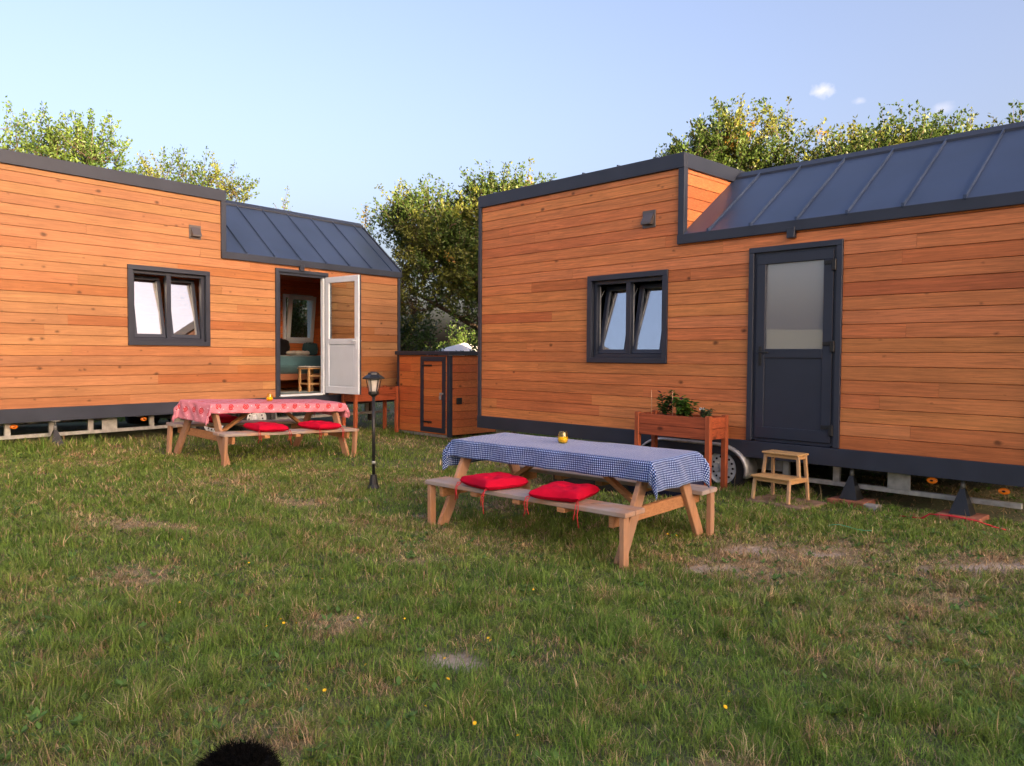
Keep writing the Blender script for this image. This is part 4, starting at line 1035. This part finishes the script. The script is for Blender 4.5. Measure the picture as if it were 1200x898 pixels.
leafy('herb_plant', pm(.56, .16), 'broad leaved green plant in the middle of the planter by the grey door', 'plant', .26, .15, 44, .075, (.09, .19, .035), 2, 7, .05)
fp = leafy('flowering_plant', pm(.83, .15), 'low grey green plant with white flowers at the end of the planter', 'plant', .12, .11, 48, .035, (.09, .14, .07), 3, 8)
b = MB()
for i in range(12):
    a = rng.uniform(0, 6.28); x = -.04+rng.gauss(0, .02); y = rng.gauss(0, .02); z = .10+rng.uniform(0, .03)
    b.lathe([(.0001, -.004), (.012, 0), (.010, .006), (.0001, .008)], 7, Matrix.Translation((x, y, z)))
b.build('blossom', M_white, fp)
for k, x in enumerate((.12, .42)):
    b = MB(); b.tube([(0, 0, -.04), (.004, 0, .14), (.0, 0, .31)], .004, 6); o = b.build('plant_cane', M_straw, None, pm(x, .10)); tag(o, ('thin cane at the left edge of the purple leaved herb' if k == 0 else 'thin cane between the two leafy herbs') + ' by the grey door', 'cane', 'plant canes')
p1M = LM @ Matrix.Translation((5.53+.48+.03, -.53, -.03)); P1 = planter(p1M, 'red stained raised planter under the open white door', 1.02, .34, .845, .25, -.06)
leafy('herb_plant', p1M @ Matrix.Translation((.13, .15, .80)), 'small green plant in the planter behind the open white door', 'plant', .26, .13, 30, .05, (.06, .14, .03), 5, 6)
for k, x in enumerate((.33, .60)):
    b = MB(); b.tube([(0, 0, -.04), (.004, 0, .14), (.0, 0, .30)], .004, 6); o = b.build('plant_cane', M_straw, None, p1M @ Matrix.Translation((x, .12, .80))); tag(o, ('thin cane just left of the lamp head' if k == 0 else 'thin cane just right of the lamp head') + ' in the planter behind it', 'cane', 'plant canes')
bk = LM @ Vector((5.8, -.25, 0)); b = MB(); b.box(-.17, .17, -.1, .1, -.03, .17, b=.008); o = b.build('concrete_block', M_conc, None, frame(bk.x, bk.y, G(bk.x, bk.y), .626, .78)); tag(o, 'grey concrete block on the grass beneath the planter at the open door house', 'block')

# ------------------------------------------------------------------ garden lamp
lx, ly = -1.63, 9.04
lp = empty('garden_lamp', (lx, ly, G(lx, ly)), .3); tag(lp, 'black solar garden lamp on a slim post between the two picnic tables', 'lamp')
b = MB(); b.lathe([(.075, 0), (.075, .015), (.055, .05), (.042, .13), (.036, .17), (.0001, .171)], 12, smooth=False); b.build('base', M_black, lp)
b = MB(); b.tube([(0, 0, .17), (0, 0, 1.10)], .019, 14); b.build('pole', M_black, lp)
b = MB(); b.tube([(0, 0, .295), (0, 0, .33)], .0215, 14); b.build('joint_ring', M_galv, lp)
b = MB(); b.lathe([(.022, 1.09), (.028, 1.10), (.055, 1.115), (.062, 1.13), (.062, 1.155), (.0001, 1.156)], 6, smooth=False)
for k in range(6):
    a = 6.283*k/6; b.beam((.056*math.cos(a), .056*math.sin(a), 1.155), (.088*math.cos(a), .088*math.sin(a), 1.30), .010, .010)
b.build('lantern_frame', M_black, lp)
b = MB(); b.lathe([(.047, 1.157), (.074, 1.295)], 6, smooth=False); b.build('lantern_glass', M_lens, lp)
b = MB(); b.lathe([(.0001, 1.16), (.022, 1.16), (.022, 1.23), (.0001, 1.235)], 12); b.lathe([(.05, 1.29), (.045, 1.265), (.02, 1.245), (.0001, 1.242)], 16); b.build('bulb', plain('opal_reflector', (.85, .83, .78), .4), lp)
b = MB(); b.lathe([(.088, 1.295), (.128, 1.300), (.130, 1.312), (.100, 1.335), (.070, 1.352), (.062, 1.375), (.0001, 1.378)], 6, smooth=False); b.build('cap', M_black, lp)
b = MB(); b.box(-.042, .042, -.042, .042, 1.3775, 1.384, b=.002); b.build('solar_panel', M_solar, lp)

# ------------------------------------------------------------------ step stool, slab, jacks
SMx = frame(2.83, 8.03, G(2.83, 8.03)+.035, .64, -.77)
st = empty('step_stool', None, M=SMx); tag(st, 'pale wooden two step stool below the dark grey door', 'step stool')
oc = lambda: (.56*rng.uniform(.95, 1.05), .34*rng.uniform(.95, 1.05), .15, rng.random())
for sx in (-1, 1):
    for nm, (ya, yb, za, zb) in {'front': (-.195, -.165, 0, .235), 'mid': (-.0, .012, .26, .47), 'back': (.19, .15, 0, .47)}.items():
        b = MB(); b.beam((sx*.205, ya, za), (sx*.185 if nm != 'front' else sx*.195, yb, zb), .032, .032, (1, 0, 0), oc(), .004); b.build('leg', M_benchz, st)
    b = MB(); b.beam((sx*.196, -.165, .215), (sx*.196, .17, .215), .02, .045, (1, 0, 0), oc()); b.beam((sx*.186, .0, .452), (sx*.186, .16, .452), .02, .035, (1, 0, 0), oc()); b.build('side_rail', M_oak, st)
b = MB(); b.box(-.225, .225, -.215, .03, .236, .256, c=oc(), b=.005); b.build('step', M_oak, st)
b = MB(); b.box(-.21, .21, -.035, .185, .472, .492, c=oc(), b=.005); b.build('step', M_oak, st)
for q in ((-.18, .18, -.182, -.162, .195, .233), (-.172, .172, -.005, .013, .435, .469), (-.172, .172, .15, .165, .435, .469), (-.19, .19, .165, .18, .20, .235)): b = MB(); b.box(*q, c=oc(), b=.003); b.build('apron', M_oak, st)
b = MB(); b.box(-.33, .33, -.24, .26, -.05, .03, b=.012); o = b.build('paving_slab', M_slab, None, frame(2.87, 8.0, G(2.87, 8.0), .64, -.77)); tag(o, 'reddish brown paving slab under the step stool', 'slab')
def jack(M, root, label, cat='jack'):
    o = empty('jack_stand', None, M=M); tag(o, label, cat, 'jack stands holding up the houses')
    b = MB(); b.lathe([(.130, 0), (.125, .012), (.026, .245), (.0001, .246)], 4, rot=math.pi/4, smooth=False); b.build('pyramid_base', M_black, o)
    b = MB(); b.tube([(0, 0, .24), (0, 0, .30)], .022, 10); b.tube([(0, 0, .30), (0, 0, .36)], .014, 10); b.build('screw', M_galvd, o)
    b = MB(); b.box(-.05, .05, -.05, .05, .36, .37); b.build('head_plate', M_galvd, o)
    return o
for u, lab in ((5.80, 'black jack stand on bricks just right of the step stool'), (6.84, 'black jack stand on bricks wrapped by the red strap')):
    p_ = RM @ Vector((u, .06, 0)); g = G(p_.x, p_.y)
    for k in range(3):
        b = MB(); x0 = -.19+k*.13; b.box(x0, x0+.118, -.155, .155, -.02, .055, b=.006); o = b.build('brick', M_brick, None, frame(p_.x, p_.y, g+.001*k, .692, -.721)); tag(o, ['left', 'middle', 'right'][k]+' red brick under the jack stand '+('next to the step stool' if u < 6 else 'with the red strap'), 'brick', 'bricks under the jack stands')
    jack(frame(p_.x, p_.y, g+.058, .692, -.721), None, lab)
p_ = LM @ Vector((1.12, -.05, 0)); g = G(p_.x, p_.y); jack(frame(p_.x, p_.y, g-.01, .626, .78), None, 'black jack stand in the grass under the left house')
p_ = RM @ Vector((6.05, -.05, 0)); b = MB(); b.box(-.08, .08, -.05, .05, -.01, .05, b=.01); o = b.build('stone_block', M_conc, None, frame(p_.x, p_.y, G(p_.x, p_.y), .6, -.8)); tag(o, 'small grey stone beside the bricks near the step stool', 'stone')
b = MB(); c = RM @ Vector((6.84, -.22, 0)); pts = []
for t, du, dw, dz in ((0, -.46, -.02, .01), (1, -.25, -.06, .025), (2, -.19, -.03, .07), (3, .0, -.035, .085), (4, .19, -.03, .07), (5, .3, .02, .03), (6, .42, .04, .01)):
    q = RM @ Vector((6.84+du, -.22+dw, 0)); pts.append((q.x, q.y, G(q.x, q.y)+dz))
b.tube(pts, .006, 6); pts2 = [(x, y-.02, z+.006*math.sin(i*2)) for i, (x, y, z) in enumerate(pts[1:6])]; b.tube(pts2, .005, 6)
o = b.build('red_strap', M_redcord); tag(o, 'loose red strap lying around the bricks under the right house', 'strap')
b = MB(); pts = [(2.85+.05*i+.0, 6.85-.03*i+.03*math.sin(i*.8), G(2.85+.05*i, 6.85)+.045+.012*math.sin(i)) for i in range(7)]; b.tube(pts, .0028, 5); o = b.build('green_string', plain('green_string', (.10, .45, .25), .6)); tag(o, 'thin green string lying in the grass before the right house', 'string')

# parasol far behind the shed
ppx, ppy = -1.25, 20.; gg = G(ppx, ppy)
pa = empty('garden_parasol', (ppx, ppy, gg)); tag(pa, 'white canopy top just showing above the grey lid of the storage box', 'parasol')
b = MB(); b.lathe([(1.0, 1.66-gg), (.01, 1.94-gg)], 8, smooth=False); b.lathe([(1.0, 1.56-gg), (1.0, 1.66-gg)], 8, smooth=False); b.build('canopy', plain('white_canvas', (.8, .8, .8), .7), pa)
b = MB(); b.tube([(0, 0, 0), (0, 0, 1.9-gg)], .025, 8); b.build('pole', M_galv, pa)

# ------------------------------------------------------------------ trees
def tree(name, label, base, blobs, seed, nspr, leaf=.07, cols=None, trunk_r=.12, fork=1.2, group='fruit trees behind the houses', sprl=(.25, .6), up=.6, lps=26):
    """blobs: (x, y, z, rx, ry, rz, weight) in world coordinates"""
    r = np.random.RandomState(seed); bx, by = base; bz = G(bx, by)
    T = empty(name, (bx, by, bz)); tag(T, label, 'tree', group)
    tr = MB(); f0 = Vector((0, 0, fork))
    tr.tube([(0, 0, -.1), (.04, .02, fork*.5), (0, 0, fork)], [trunk_r*1.25, trunk_r, trunk_r*.85], 10)
    limbs = []
    W_ = np.array([b_[6] for b_ in blobs], float); W_ /= W_.sum()
    nodes = []
    for (x, y, z, rx, ry, rz, w_) in blobs:
        c = Vector((x-bx, y-by, z-bz))
        mid = f0.lerp(c, .5)+Vector((r.normal(0, .12), r.normal(0, .12), .15))
        pts = [f0+Vector((0, 0, -.15)), f0.lerp(mid, .5)+Vector((r.normal(0, .05), r.normal(0, .05), 0)), mid, mid.lerp(c, .6), c]
        tr.tube(pts, [trunk_r*.6, trunk_r*.45, trunk_r*.33, trunk_r*.22, trunk_r*.13], 8)
        base_nodes = [mid, mid.lerp(c, .5), c]
        for k in range(max(5, int(7*(rx+rz)))):
            d = Vector(r.normal(0, 1, 3)).normalized(); t_ = r.uniform(.5, .85)
            e = c+Vector((d.x*rx*t_, d.y*ry*t_, d.z*rz*t_)); s_ = base_nodes[r.randint(3)]
            m_ = s_.lerp(e, .5)+Vector(r.normal(0, .07, 3)); tr.tube([s_, m_, e], [trunk_r*.13, trunk_r*.09, trunk_r*.04], 5, cap=False); nodes += [m_, e, c]
    V = []; C = []; K = np.array([[n_.x, n_.y, n_.z] for n_ in nodes])
    cnt = nspr
    for i in range(cnt):
        bi = r.choice(len(blobs), p=W_); x, y, z, rx, ry, rz, w_ = blobs[bi]
        d = r.normal(0, 1, 3); d /= np.linalg.norm(d); rad = r.uniform(0, 1)**.42*r.uniform(.82, 1.08)
        p0 = np.array([x-bx, y-by, z-bz])+d*np.array([rx, ry, rz])*rad
        # clumpy gaps
        g_ = vnoise(p0[0]*1.0+bx+p0[1]*.35, p0[2]+p0[1]*.3, 2.3, seed)
        if g_ < .36 and r.uniform() < .8: continue
        out = d*.8+np.array([0, 0, up])+r.normal(0, .35, 3); out /= np.linalg.norm(out)
        L = r.uniform(*sprl)*(.7 if rad < .7 else 1)
        dist = ((K-p0)**2).sum(1); kk = K[dist.argmin()]
        if dist.min() < 1.2 and r.uniform() < .5: tr.tube([kk, (kk+p0)/2+r.normal(0, .03, 3), p0], [.012, .008, .005], 4, cap=False)
        tr.tube([p0, p0+out*L], [.005, .002], 3, cap=False)
        hue = float(np.clip(.5+1.5*(vnoise(p0[0]+bx, p0[2]+.7*p0[1], 1.6, seed+3)-.5), 0, 1))*.7+.3*r.uniform()
        basec = np.array(cols[0]) if hue < cols[3][0] else (np.array(cols[1]) if hue < cols[3][1] else np.array(cols[2]))
        basec = basec*r.uniform(.85, 1.2)
        m_ = int(lps*L/.42)+4
        ts = r.uniform(0, 1, m_); pp = p0+out*(L*ts)[:, None]+r.normal(0, .035, (m_, 3))
        dd = r.normal(0, 1, (m_, 3))+out*.9; dd /= np.linalg.norm(dd, axis=1)[:, None]
        uu = np.cross(dd, r.normal(0, 1, (m_, 3))); uu /= np.linalg.norm(uu, axis=1)[:, None]; nn2 = np.cross(uu, dd)
        l_ = (leaf*r.uniform(.65, 1.25, m_))[:, None]; wv = l_*.27
        q = np.stack([pp, pp+dd*l_*.45+uu*wv+nn2*l_*.1, pp+dd*l_, pp+dd*l_*.45-uu*wv+nn2*l_*.1], 1)
        V.append(q.reshape(-1, 3)); C.append(np.repeat(basec*r.uniform(.8, 1.2, (m_, 1)), 4, 0))
    tr.build('trunk', M_bark, T)
    V = np.concatenate(V); C = np.concatenate(C); n = len(V)//4; b_ = np.arange(n)[:, None]*4
    tris = np.concatenate([b_+np.array([0, 1, 2]), b_+np.array([0, 2, 3])], 0)
    me = bpy.data.meshes.new('crown'); fill(me, V, tris); setcol(me, C); me.materials.append(M_leaf)
    o = bpy.data.objects.new('crown', me); col.objects.link(o); o.parent = T
    return T
green = ((.060, .120, .026), (.10, .16, .03), (.20, .15, .03), (.62, .95))
gold = ((.060, .105, .022), (.13, .155, .030), (.30, .18, .03), (.56, .94))
lime = ((.06, .115, .024), (.09, .15, .030), (.04, .08, .02), (.45, .85))
dark = ((.035, .075, .018), (.055, .105, .025), (.10, .13, .025), (.6, .93))
tree('fruit_tree', 'bushy green tree rising behind the left end of the orange house', (-10.2, 17.3), [(-11.6, 17, 5.6, 1.1, 1.1, 1.2, 1.2), (-10.2, 17, 5.6, 1.0, 1.1, 1.1, 1.2), (-9.3, 17, 5.6, .8, 1., 1.0, 1.), (-9.9, 17, 4.6, 1.9, 1.3, .8, 1)], 21, 1300, .075, lime, .14, 1.6, up=1.1)
tree('fruit_tree', 'small thin crowned tree with brownish leaves behind the left house', (-7.6, 18.2), [(-7.9, 18, 5.3, .85, .8, .75, 1.2), (-7.0, 18, 5.25, .55, .6, .6, .6), (-6.5, 18, 5.4, .35, .4, .35, .25)], 22, 300, .07, gold, .09, 1.8, up=.9, lps=20)
tree('sapling', 'slender sapling tip showing above the roof ridge of the left house', (-5.35, 18), [(-5.38, 18, 4.9, .12, .12, .45, 1)], 23, 14, .06, gold, .04, 2.5, up=2.2, lps=8)
tree('sapling', 'slim leafy sapling close beside the gable of the left house', (-3.25, 17.5), [(-3.28, 17.5, 4.2, .16, .2, .55, 1)], 24, 26, .065, green, .04, 2, up=2.2, lps=22)
tree('fruit_tree', 'large tree with golden sunlit top standing between the two houses', (.25, 17.8),
     [(-1.95, 17.2, 4.45, .80, .9, .65, 1.3), (-2.5, 17.2, 4.6, .35, .5, .40, .3), (-1.0, 17.2, 4.4, .75, .8, .65, 1.2), (-.40, 17.2, 4.75, .65, .8, .7, 1.5), (.15, 17.2, 4.8, .55, .8, .65, 1), (-1.4, 17.2, 3.7, 1.35, 1.1, .75, 2.3), (-.5, 17.3, 3.3, 1.0, 1.0, .9, 1.5), (-2.2, 17.4, 3.0, .6, .7, .7, .55), (-.75, 17.2, 2.35, .9, .8, .40, .30)], 25, 3000, .075, gold, .17, 1.5, up=.7)
tree('fruit_tree', 'rounded golden tree behind the step in the roof of the right house', (4.6, 15.2), [(4.1, 14.9, 5.3, .85, .9, .8, 1.3), (4.9, 14.9, 5.3, .85, .9, .85, 1.3), (3.45, 14.9, 4.9, .65, .7, .55, .7), (4.2, 15, 4.4, 1.5, 1.1, .8, 1.2)], 26, 2100, .075, gold, .15, 1.8, up=.8)
tree('fruit_tree', 'golden leaved tree with upright shoots behind the long sloping roof', (6.6, 13.8), [(5.7, 13.3, 4.7, .75, .8, .55, 1), (6.7, 13.3, 4.85, .8, .8, .65, 1.2), (7.6, 13.3, 4.8, .7, .7, .6, .9), (6.6, 13.4, 4.3, 1.6, 1., .6, 1)], 27, 1500, .07, gold, .13, 1.8, up=1.3)
tree('fruit_tree', 'sparse tree with reddish gold leaves at the right edge of the photo', (9.1, 13.4), [(8.45, 13, 4.9, .7, .7, .5, .9), (9.2, 13, 5.2, .6, .6, .65, 1), (8.9, 13, 4.5, 1.2, 1., .7, 1)], 28, 750, .07, gold, .11, 1.8, up=1.4, lps=20)
tree('bush', 'dark green bush behind the gable end of the left house', (-2.6, 18.8), [(-2.75, 18.6, 1.7, .75, .8, 1.0, 1), (-2.3, 18.8, 1.3, .7, .7, .9, .8)], 29, 620, .075, dark, .06, .4, group='bushes behind the houses')
tree('bush', 'bright green bush behind the storage box lid', (-1.7, 21), [(-1.9, 21, 1.25, .9, .6, .95, 1), (-1.1, 21.2, 1.2, .8, .6, .95, 1), (-.3, 21, 1.2, .7, .6, 1.0, 1)], 30, 900, .075, lime, .06, .3, group='bushes behind the houses')
tree('bush', 'dark bush close to the left corner of the right house', (-.1, 16.4), [(-.1, 16.4, 1.6, .6, .6, .9, 1), (.5, 16.6, 1.6, .7, .7, 1.0, 1)], 31, 560, .075, dark, .06, .4, group='bushes behind the houses')
hd = [(-9.5, 16.2, 1.7, 'shrub seen under the left end of the left house'), (-6.6, 17.6, 1.6, 'shrub seen under the middle of the left house')]
for u, lab in ((2.6, 'shrub behind the wheels of the right house'), (4.4, 'shrub seen beneath the dark grey door'), (6.0, 'shrub seen under the floor right of the step stool'), (7.6, 'shrub seen under the floor between the jack stands'), (9.2, 'shrub seen under the far right end of the right house')):
    q = RM @ Vector((u, 3.5, 0)); hd.append((q.x, q.y, 1.1, lab))
q = LM @ Vector((7.3, 3.9, 0)); hd.append((q.x, q.y, .9, 'leafy shrub seen through the inner window of the left house'))
for k, (x, y, rx, lab) in enumerate(hd):
    tall_ = 1.9 if 'inner window' in lab else .75
    tree('hedge_shrub', lab, (x, y), [(x, y, tall_, rx, .7, tall_, 1)], 40+k, 620 if tall_ < 1 else 900, .08, dark, .05, .2, group='shrubs behind the houses')

# ------------------------------------------------------------------ unseen building added behind the viewer to block the low sun, and the hills on the horizon
SUN_AZ = math.atan2(-.80, .60); SUN_EL = 8.0
bd = Vector((math.cos(SUN_AZ), math.sin(SUN_AZ))); bp2 = Vector((-bd.y, bd.x))
bc = bd*32+bp2*(-1.5+3.0)
BMx = Matrix(((bp2.x, bd.x, 0, bc.x), (bp2.y, bd.y, 0, bc.y), (0, 0, 1, 0), (0, 0, 0, 1)))
sun_blocker = empty('barn', None, M=BMx); tag(sun_blocker, 'long plastered barn with a tiled gable roof behind the viewer', 'barn')
b = MB(); b.box(-8, 8, -4, 4, -.5, 6.4); b.prism([(-4, 6.4), (4, 6.4), (0, 11.0)], -7.99, 7.99, 'x'); b.build('wall', plain('barn_plaster', (.45, .40, .33), .9, noise=.2, nscale=1), sun_blocker)
b = MB()
for s_ in (-1, 1): b.add([(-8.4, s_*4.6, 6.05), (8.4, s_*4.6, 6.05), (8.4, 0, 11.15), (-8.4, 0, 11.15), (-8.4, s_*4.6, 5.9), (8.4, s_*4.6, 5.9), (8.4, 0, 11.0), (-8.4, 0, 11.0)], [(0, 1, 2, 3), (4, 7, 6, 5), (0, 4, 5, 1), (1, 5, 6, 2), (3, 7, 4, 0)])
b.build('roof', plain('roof_tiles', (.28, .13, .08), .8, noise=.3, nscale=3), sun_blocker)
b = MB(); b.box(8.02, 24, -3.5, 3.5, -.5, 5.2); b.prism([(-3.5, 5.2), (3.5, 5.2), (0, 8.0)], 8.02, 23.98, 'x'); b.build('wing', bpy.data.materials['barn_plaster'], sun_blocker)  # lower extension, added to shade the ground behind the right house
b = MB()
for s_ in (-1, 1): b.add([(8.42, s_*4, 4.9), (24.4, s_*4, 4.9), (24.4, 0, 8.15), (8.42, 0, 8.15), (8.42, s_*4, 4.75), (24.4, s_*4, 4.75), (24.4, 0, 8.0), (8.42, 0, 8.0)], [(0, 1, 2, 3), (4, 7, 6, 5), (0, 4, 5, 1), (1, 5, 6, 2), (3, 7, 4, 0)])
b.build('wing_roof', bpy.data.materials['roof_tiles'], sun_blocker)
b = MB(); b.box(-2, 2, -4.06, -3.99, -.4, 3.6); b.build('door', plain('barn_door', (.12, .07, .04), .8), sun_blocker)
for u in (-6.5, -4, 4, 6.5): b = MB(); b.box(u-.6, u+.6, -4.05, -3.99, 1.6, 2.9); b.build('window', M_blackleather, sun_blocker)
hs = []; hf = []; NH = 160
for k in range(NH+1):
    a = R_(150+ (400-150)*k/NH)  # ring open towards the north
    hgt = 9+9*float(fbm(np.array(k*.13), np.array(.5), 1., 60))+3*math.sin(k*.09)
    for (rad, hh) in ((330, -1), (420, hgt), (560, -2)): hs.append((rad*math.cos(a), rad*math.sin(a), hh))
for k in range(NH):
    for j in range(2): hf.append((k*3+j, k*3+j+1, k*3+j+4, k*3+j+3))
b = MB(); b.add(hs, hf, smooth=True); o = b.build('hills', plain('hill_scrub', (.06, .075, .035), .95, noise=.3, nscale=.02)); tag(o, kind='structure')

# ------------------------------------------------------------------ black dog close to the camera, seen only as the top of its head
def dog():
    me = bpy.data.meshes.new('black_dog')
    J = [((-.62, 1.20, .42), .15), ((-.65, 1.50, .43), .16), ((-.68, 1.74, .44), .14), ((-.70, 1.86, .46), .105), ((-.715, 1.97, .475), .112), ((-.72, 2.06, .46), .085), ((-.725, 2.15, .43), .05), ((-.728, 2.21, .42), .035),
         ((-.60, 1.08, .45), .06), ((-.58, .95, .52), .035), ((-.56, .85, .60), .03),
         ((-.76, 1.72, .30), .06), ((-.77, 1.73, .16), .038), ((-.77, 1.76, .05), .035), ((-.77, 1.80, .02), .033),
         ((-.58, 1.72, .30), .06), ((-.58, 1.75, .16), .038), ((-.58, 1.77, .05), .035), ((-.58, 1.81, .02), .033),
         ((-.72, 1.22, .28), .075), ((-.73, 1.14, .17), .04), ((-.73, 1.18, .05), .034), ((-.73, 1.23, .02), .033),
         ((-.53, 1.22, .28), .075), ((-.52, 1.13, .17), .04), ((-.52, 1.17, .05), .034), ((-.52, 1.22, .02), .033)]
    E_ = [(0, 1), (1, 2), (2, 3), (3, 4), (4, 5), (5, 6), (6, 7), (0, 8), (8, 9), (9, 10), (2, 11), (11, 12), (12, 13), (13, 14), (2, 15), (15, 16), (16, 17), (17, 18), (0, 19), (19, 20), (20, 21), (21, 22), (0, 23), (23, 24), (24, 25), (25, 26)]
    me.from_pydata([j[0] for j in J], E_, [])
    o = bpy.data.objects.new('black_dog', me); col.objects.link(o)
    md = o.modifiers.new('skin', 'SKIN'); sv = me.skin_vertices[0].data
    for i, j in enumerate(J): sv[i].radius = (j[1], j[1])
    sv[0].use_root = True
    ss = o.modifiers.new('sub', 'SUBSURF'); ss.levels = 2; ss.render_levels = 2
    fur = plain('black_fur', (.004, .004, .004), .8, 0, .1); me.materials.append(fur)
    for sgn in (-1, 1):
        b = MB(); prof = []
        for i in range(9):
            t = i/8; prof.append((.035+.04*math.sin(t*2.6), t))
        vs = []; fs = []
        for i, (w_, t) in enumerate(prof):
            for k in range(6):
                a = 6.283*k/6; vs.append((-.715+sgn*(.07+.05*math.sin(t*2.2)+.012*math.cos(a)), 1.975+w_*math.sin(a)-.02*t, .555-.16*t))
        for i in range(8):
            for k in range(6): fs.append((i*6+k, i*6+(k+1) % 6, (i+1)*6+(k+1) % 6, (i+1)*6+k))
        fs += [tuple(range(6)), tuple(48+k for k in range(6))]
        b.add(vs, fs, smooth=True); b.build('ear', fur, o)
    # short fur strands all over head, neck and back
    r = np.random.RandomState(4); V = []
    for (c, rad), n in ((J[4], 9000), (J[3], 2600), (J[5], 1200), (J[2], 3000), (J[1], 2600), (J[0], 2000)):
        d = r.normal(0, 1, (n, 3)); d[:, 2] = np.abs(d[:, 2])*.9-.15; d /= np.linalg.norm(d, axis=1)[:, None]
        p = np.array(c)+d*rad*.93; L = r.uniform(.012, .048, (n, 1)); q = d*.8+np.array([0, -.6, -.1])+r.normal(0, .38, (n, 3)); q /= np.linalg.norm(q, axis=1)[:, None]
        s_ = np.cross(q, r.normal(0, 1, (n, 3))); s_ /= np.linalg.norm(s_, axis=1)[:, None]
        V.append(np.stack([p-s_*.0012, p+s_*.0012, p+q*L], 1).reshape(-1, 3))
    V = np.concatenate(V); T_ = np.arange(len(V)).reshape(-1, 3)
    m2 = bpy.data.meshes.new('fur'); fill(m2, V, T_); m2.materials.append(fur); f = bpy.data.objects.new('fur', m2); col.objects.link(f); f.parent = o
    tag(o, 'fluffy black dog right in front of the camera, only the top of its head showing', 'dog')
dog()

# ------------------------------------------------------------------ light, sky, camera
TINT = (1.10, .98, 1.03)
w = bpy.data.worlds.new('World'); scene.world = w; w.use_nodes = True; nt = w.node_tree; N = nt.nodes; Lk = nt.links
bg_ = N['Background']; sky = N.new('ShaderNodeTexSky'); sky.sky_type = 'NISHITA'; sky.sun_disc = False
sky.sun_elevation = R_(SUN_EL); sky.sun_rotation = math.pi/2-SUN_AZ; sky.altitude = 100; sky.air_density = .7; sky.dust_density = 9.0; sky.ozone_density = .8
tc = N.new('ShaderNodeTexCoord')
tn = N.new('ShaderNodeVectorMath'); tn.operation = 'MULTIPLY'; Lk.new(sky.outputs[0], tn.inputs[0]); tn.inputs[1].default_value = TINT; last = tn.outputs[0]
def cloud(d, rad, sz, amt):
    """a small cloud in the sky around direction d"""
    global last
    sb = N.new('ShaderNodeVectorMath'); sb.operation = 'SUBTRACT'; sb.inputs[1].default_value = Vector(d).normalized(); Lk.new(tc.outputs['Generated'], sb.inputs[0])
    sc = N.new('ShaderNodeVectorMath'); sc.operation = 'MULTIPLY'; sc.inputs[1].default_value = (1, 1, 1.9); Lk.new(sb.outputs[0], sc.inputs[0])
    ln = N.new('ShaderNodeVectorMath'); ln.operation = 'LENGTH'; Lk.new(sc.outputs[0], ln.inputs[0])
    nz = N.new('ShaderNodeTexNoise'); nz.inputs['Scale'].default_value = sz; nz.inputs['Detail'].default_value = 5; Lk.new(tc.outputs['Generated'], nz.inputs['Vector'])
    a = N.new('ShaderNodeMath'); a.operation = 'MULTIPLY_ADD'; a.inputs[1].default_value = -rad*1.6; Lk.new(nz.outputs['Fac'], a.inputs[0]); Lk.new(ln.outputs['Value'], a.inputs[2])
    mr = N.new('ShaderNodeMapRange'); mr.inputs['From Min'].default_value = rad*.35; mr.inputs['From Max'].default_value = -rad*.7; mr.inputs['To Min'].default_value = 0; mr.inputs['To Max'].default_value = amt; mr.clamp = True; Lk.new(a.outputs[0], mr.inputs['Value'])
    mx = N.new('ShaderNodeMix'); mx.data_type = 'RGBA'; Lk.new(mr.outputs['Result'], mx.inputs['Factor']); Lk.new(last, mx.inputs['A']); mx.inputs['B'].default_value = CLOUD
    last = mx.outputs['Result']
CLOUD = (2.2, 2.0, 2.0, 1)
pit = math.atan(32.5/900); roll = R_(.38)
cpi, spi = math.cos(pit), math.sin(pit)
fw = Vector((0, cpi, -spi)); up0 = Vector((0, spi, cpi)); r0 = Vector((1, 0, 0))
rt = r0*math.cos(roll)+up0*math.sin(roll); upv = -r0*math.sin(roll)+up0*math.cos(roll)
def skydir(px, py): return fw+rt*(px-600)/900-upv*(py-449)/900
cloud(skydir(966, 106), .014, 110, .55); cloud(skydir(1006, 119), .007, 90, .25); cloud(skydir(1105, 127), .012, 80, .25)
Lk.new(last, bg_.inputs['Color']); bg_.inputs['Strength'].default_value = .12
sl = bpy.data.lights.new('sun', 'SUN'); sl.energy = 5.0; sl.angle = R_(.5); sl.color = (1, .72, .40); so = bpy.data.objects.new('sun', sl); col.objects.link(so)
sd_ = Vector((math.cos(SUN_AZ)*math.cos(R_(SUN_EL)), math.sin(SUN_AZ)*math.cos(R_(SUN_EL)), math.sin(R_(SUN_EL))))
so.rotation_euler = sd_.to_track_quat('Z', 'Y').to_euler(); so.location = (0, 0, 20)
cd = bpy.data.cameras.new('camera'); cd.sensor_fit = 'HORIZONTAL'; cd.sensor_width = 36; cd.lens = 900/1200*36; cd.clip_end = 3000; cd.clip_start = .05
co = bpy.data.objects.new('camera', cd); col.objects.link(co)
co.matrix_world = Matrix(((rt.x, upv.x, -fw.x, 0), (rt.y, upv.y, -fw.y, 0), (rt.z, upv.z, -fw.z, 1.62), (0, 0, 0, 1)))
scene.camera = co
scene.view_settings.view_transform = 'Standard'; scene.view_settings.look = 'None'; scene.view_settings.exposure = 2.5; scene.view_settings.gamma = 1
scene.render.resolution_x = 1024; scene.render.resolution_y = 766
scene.render.engine = 'CYCLES'
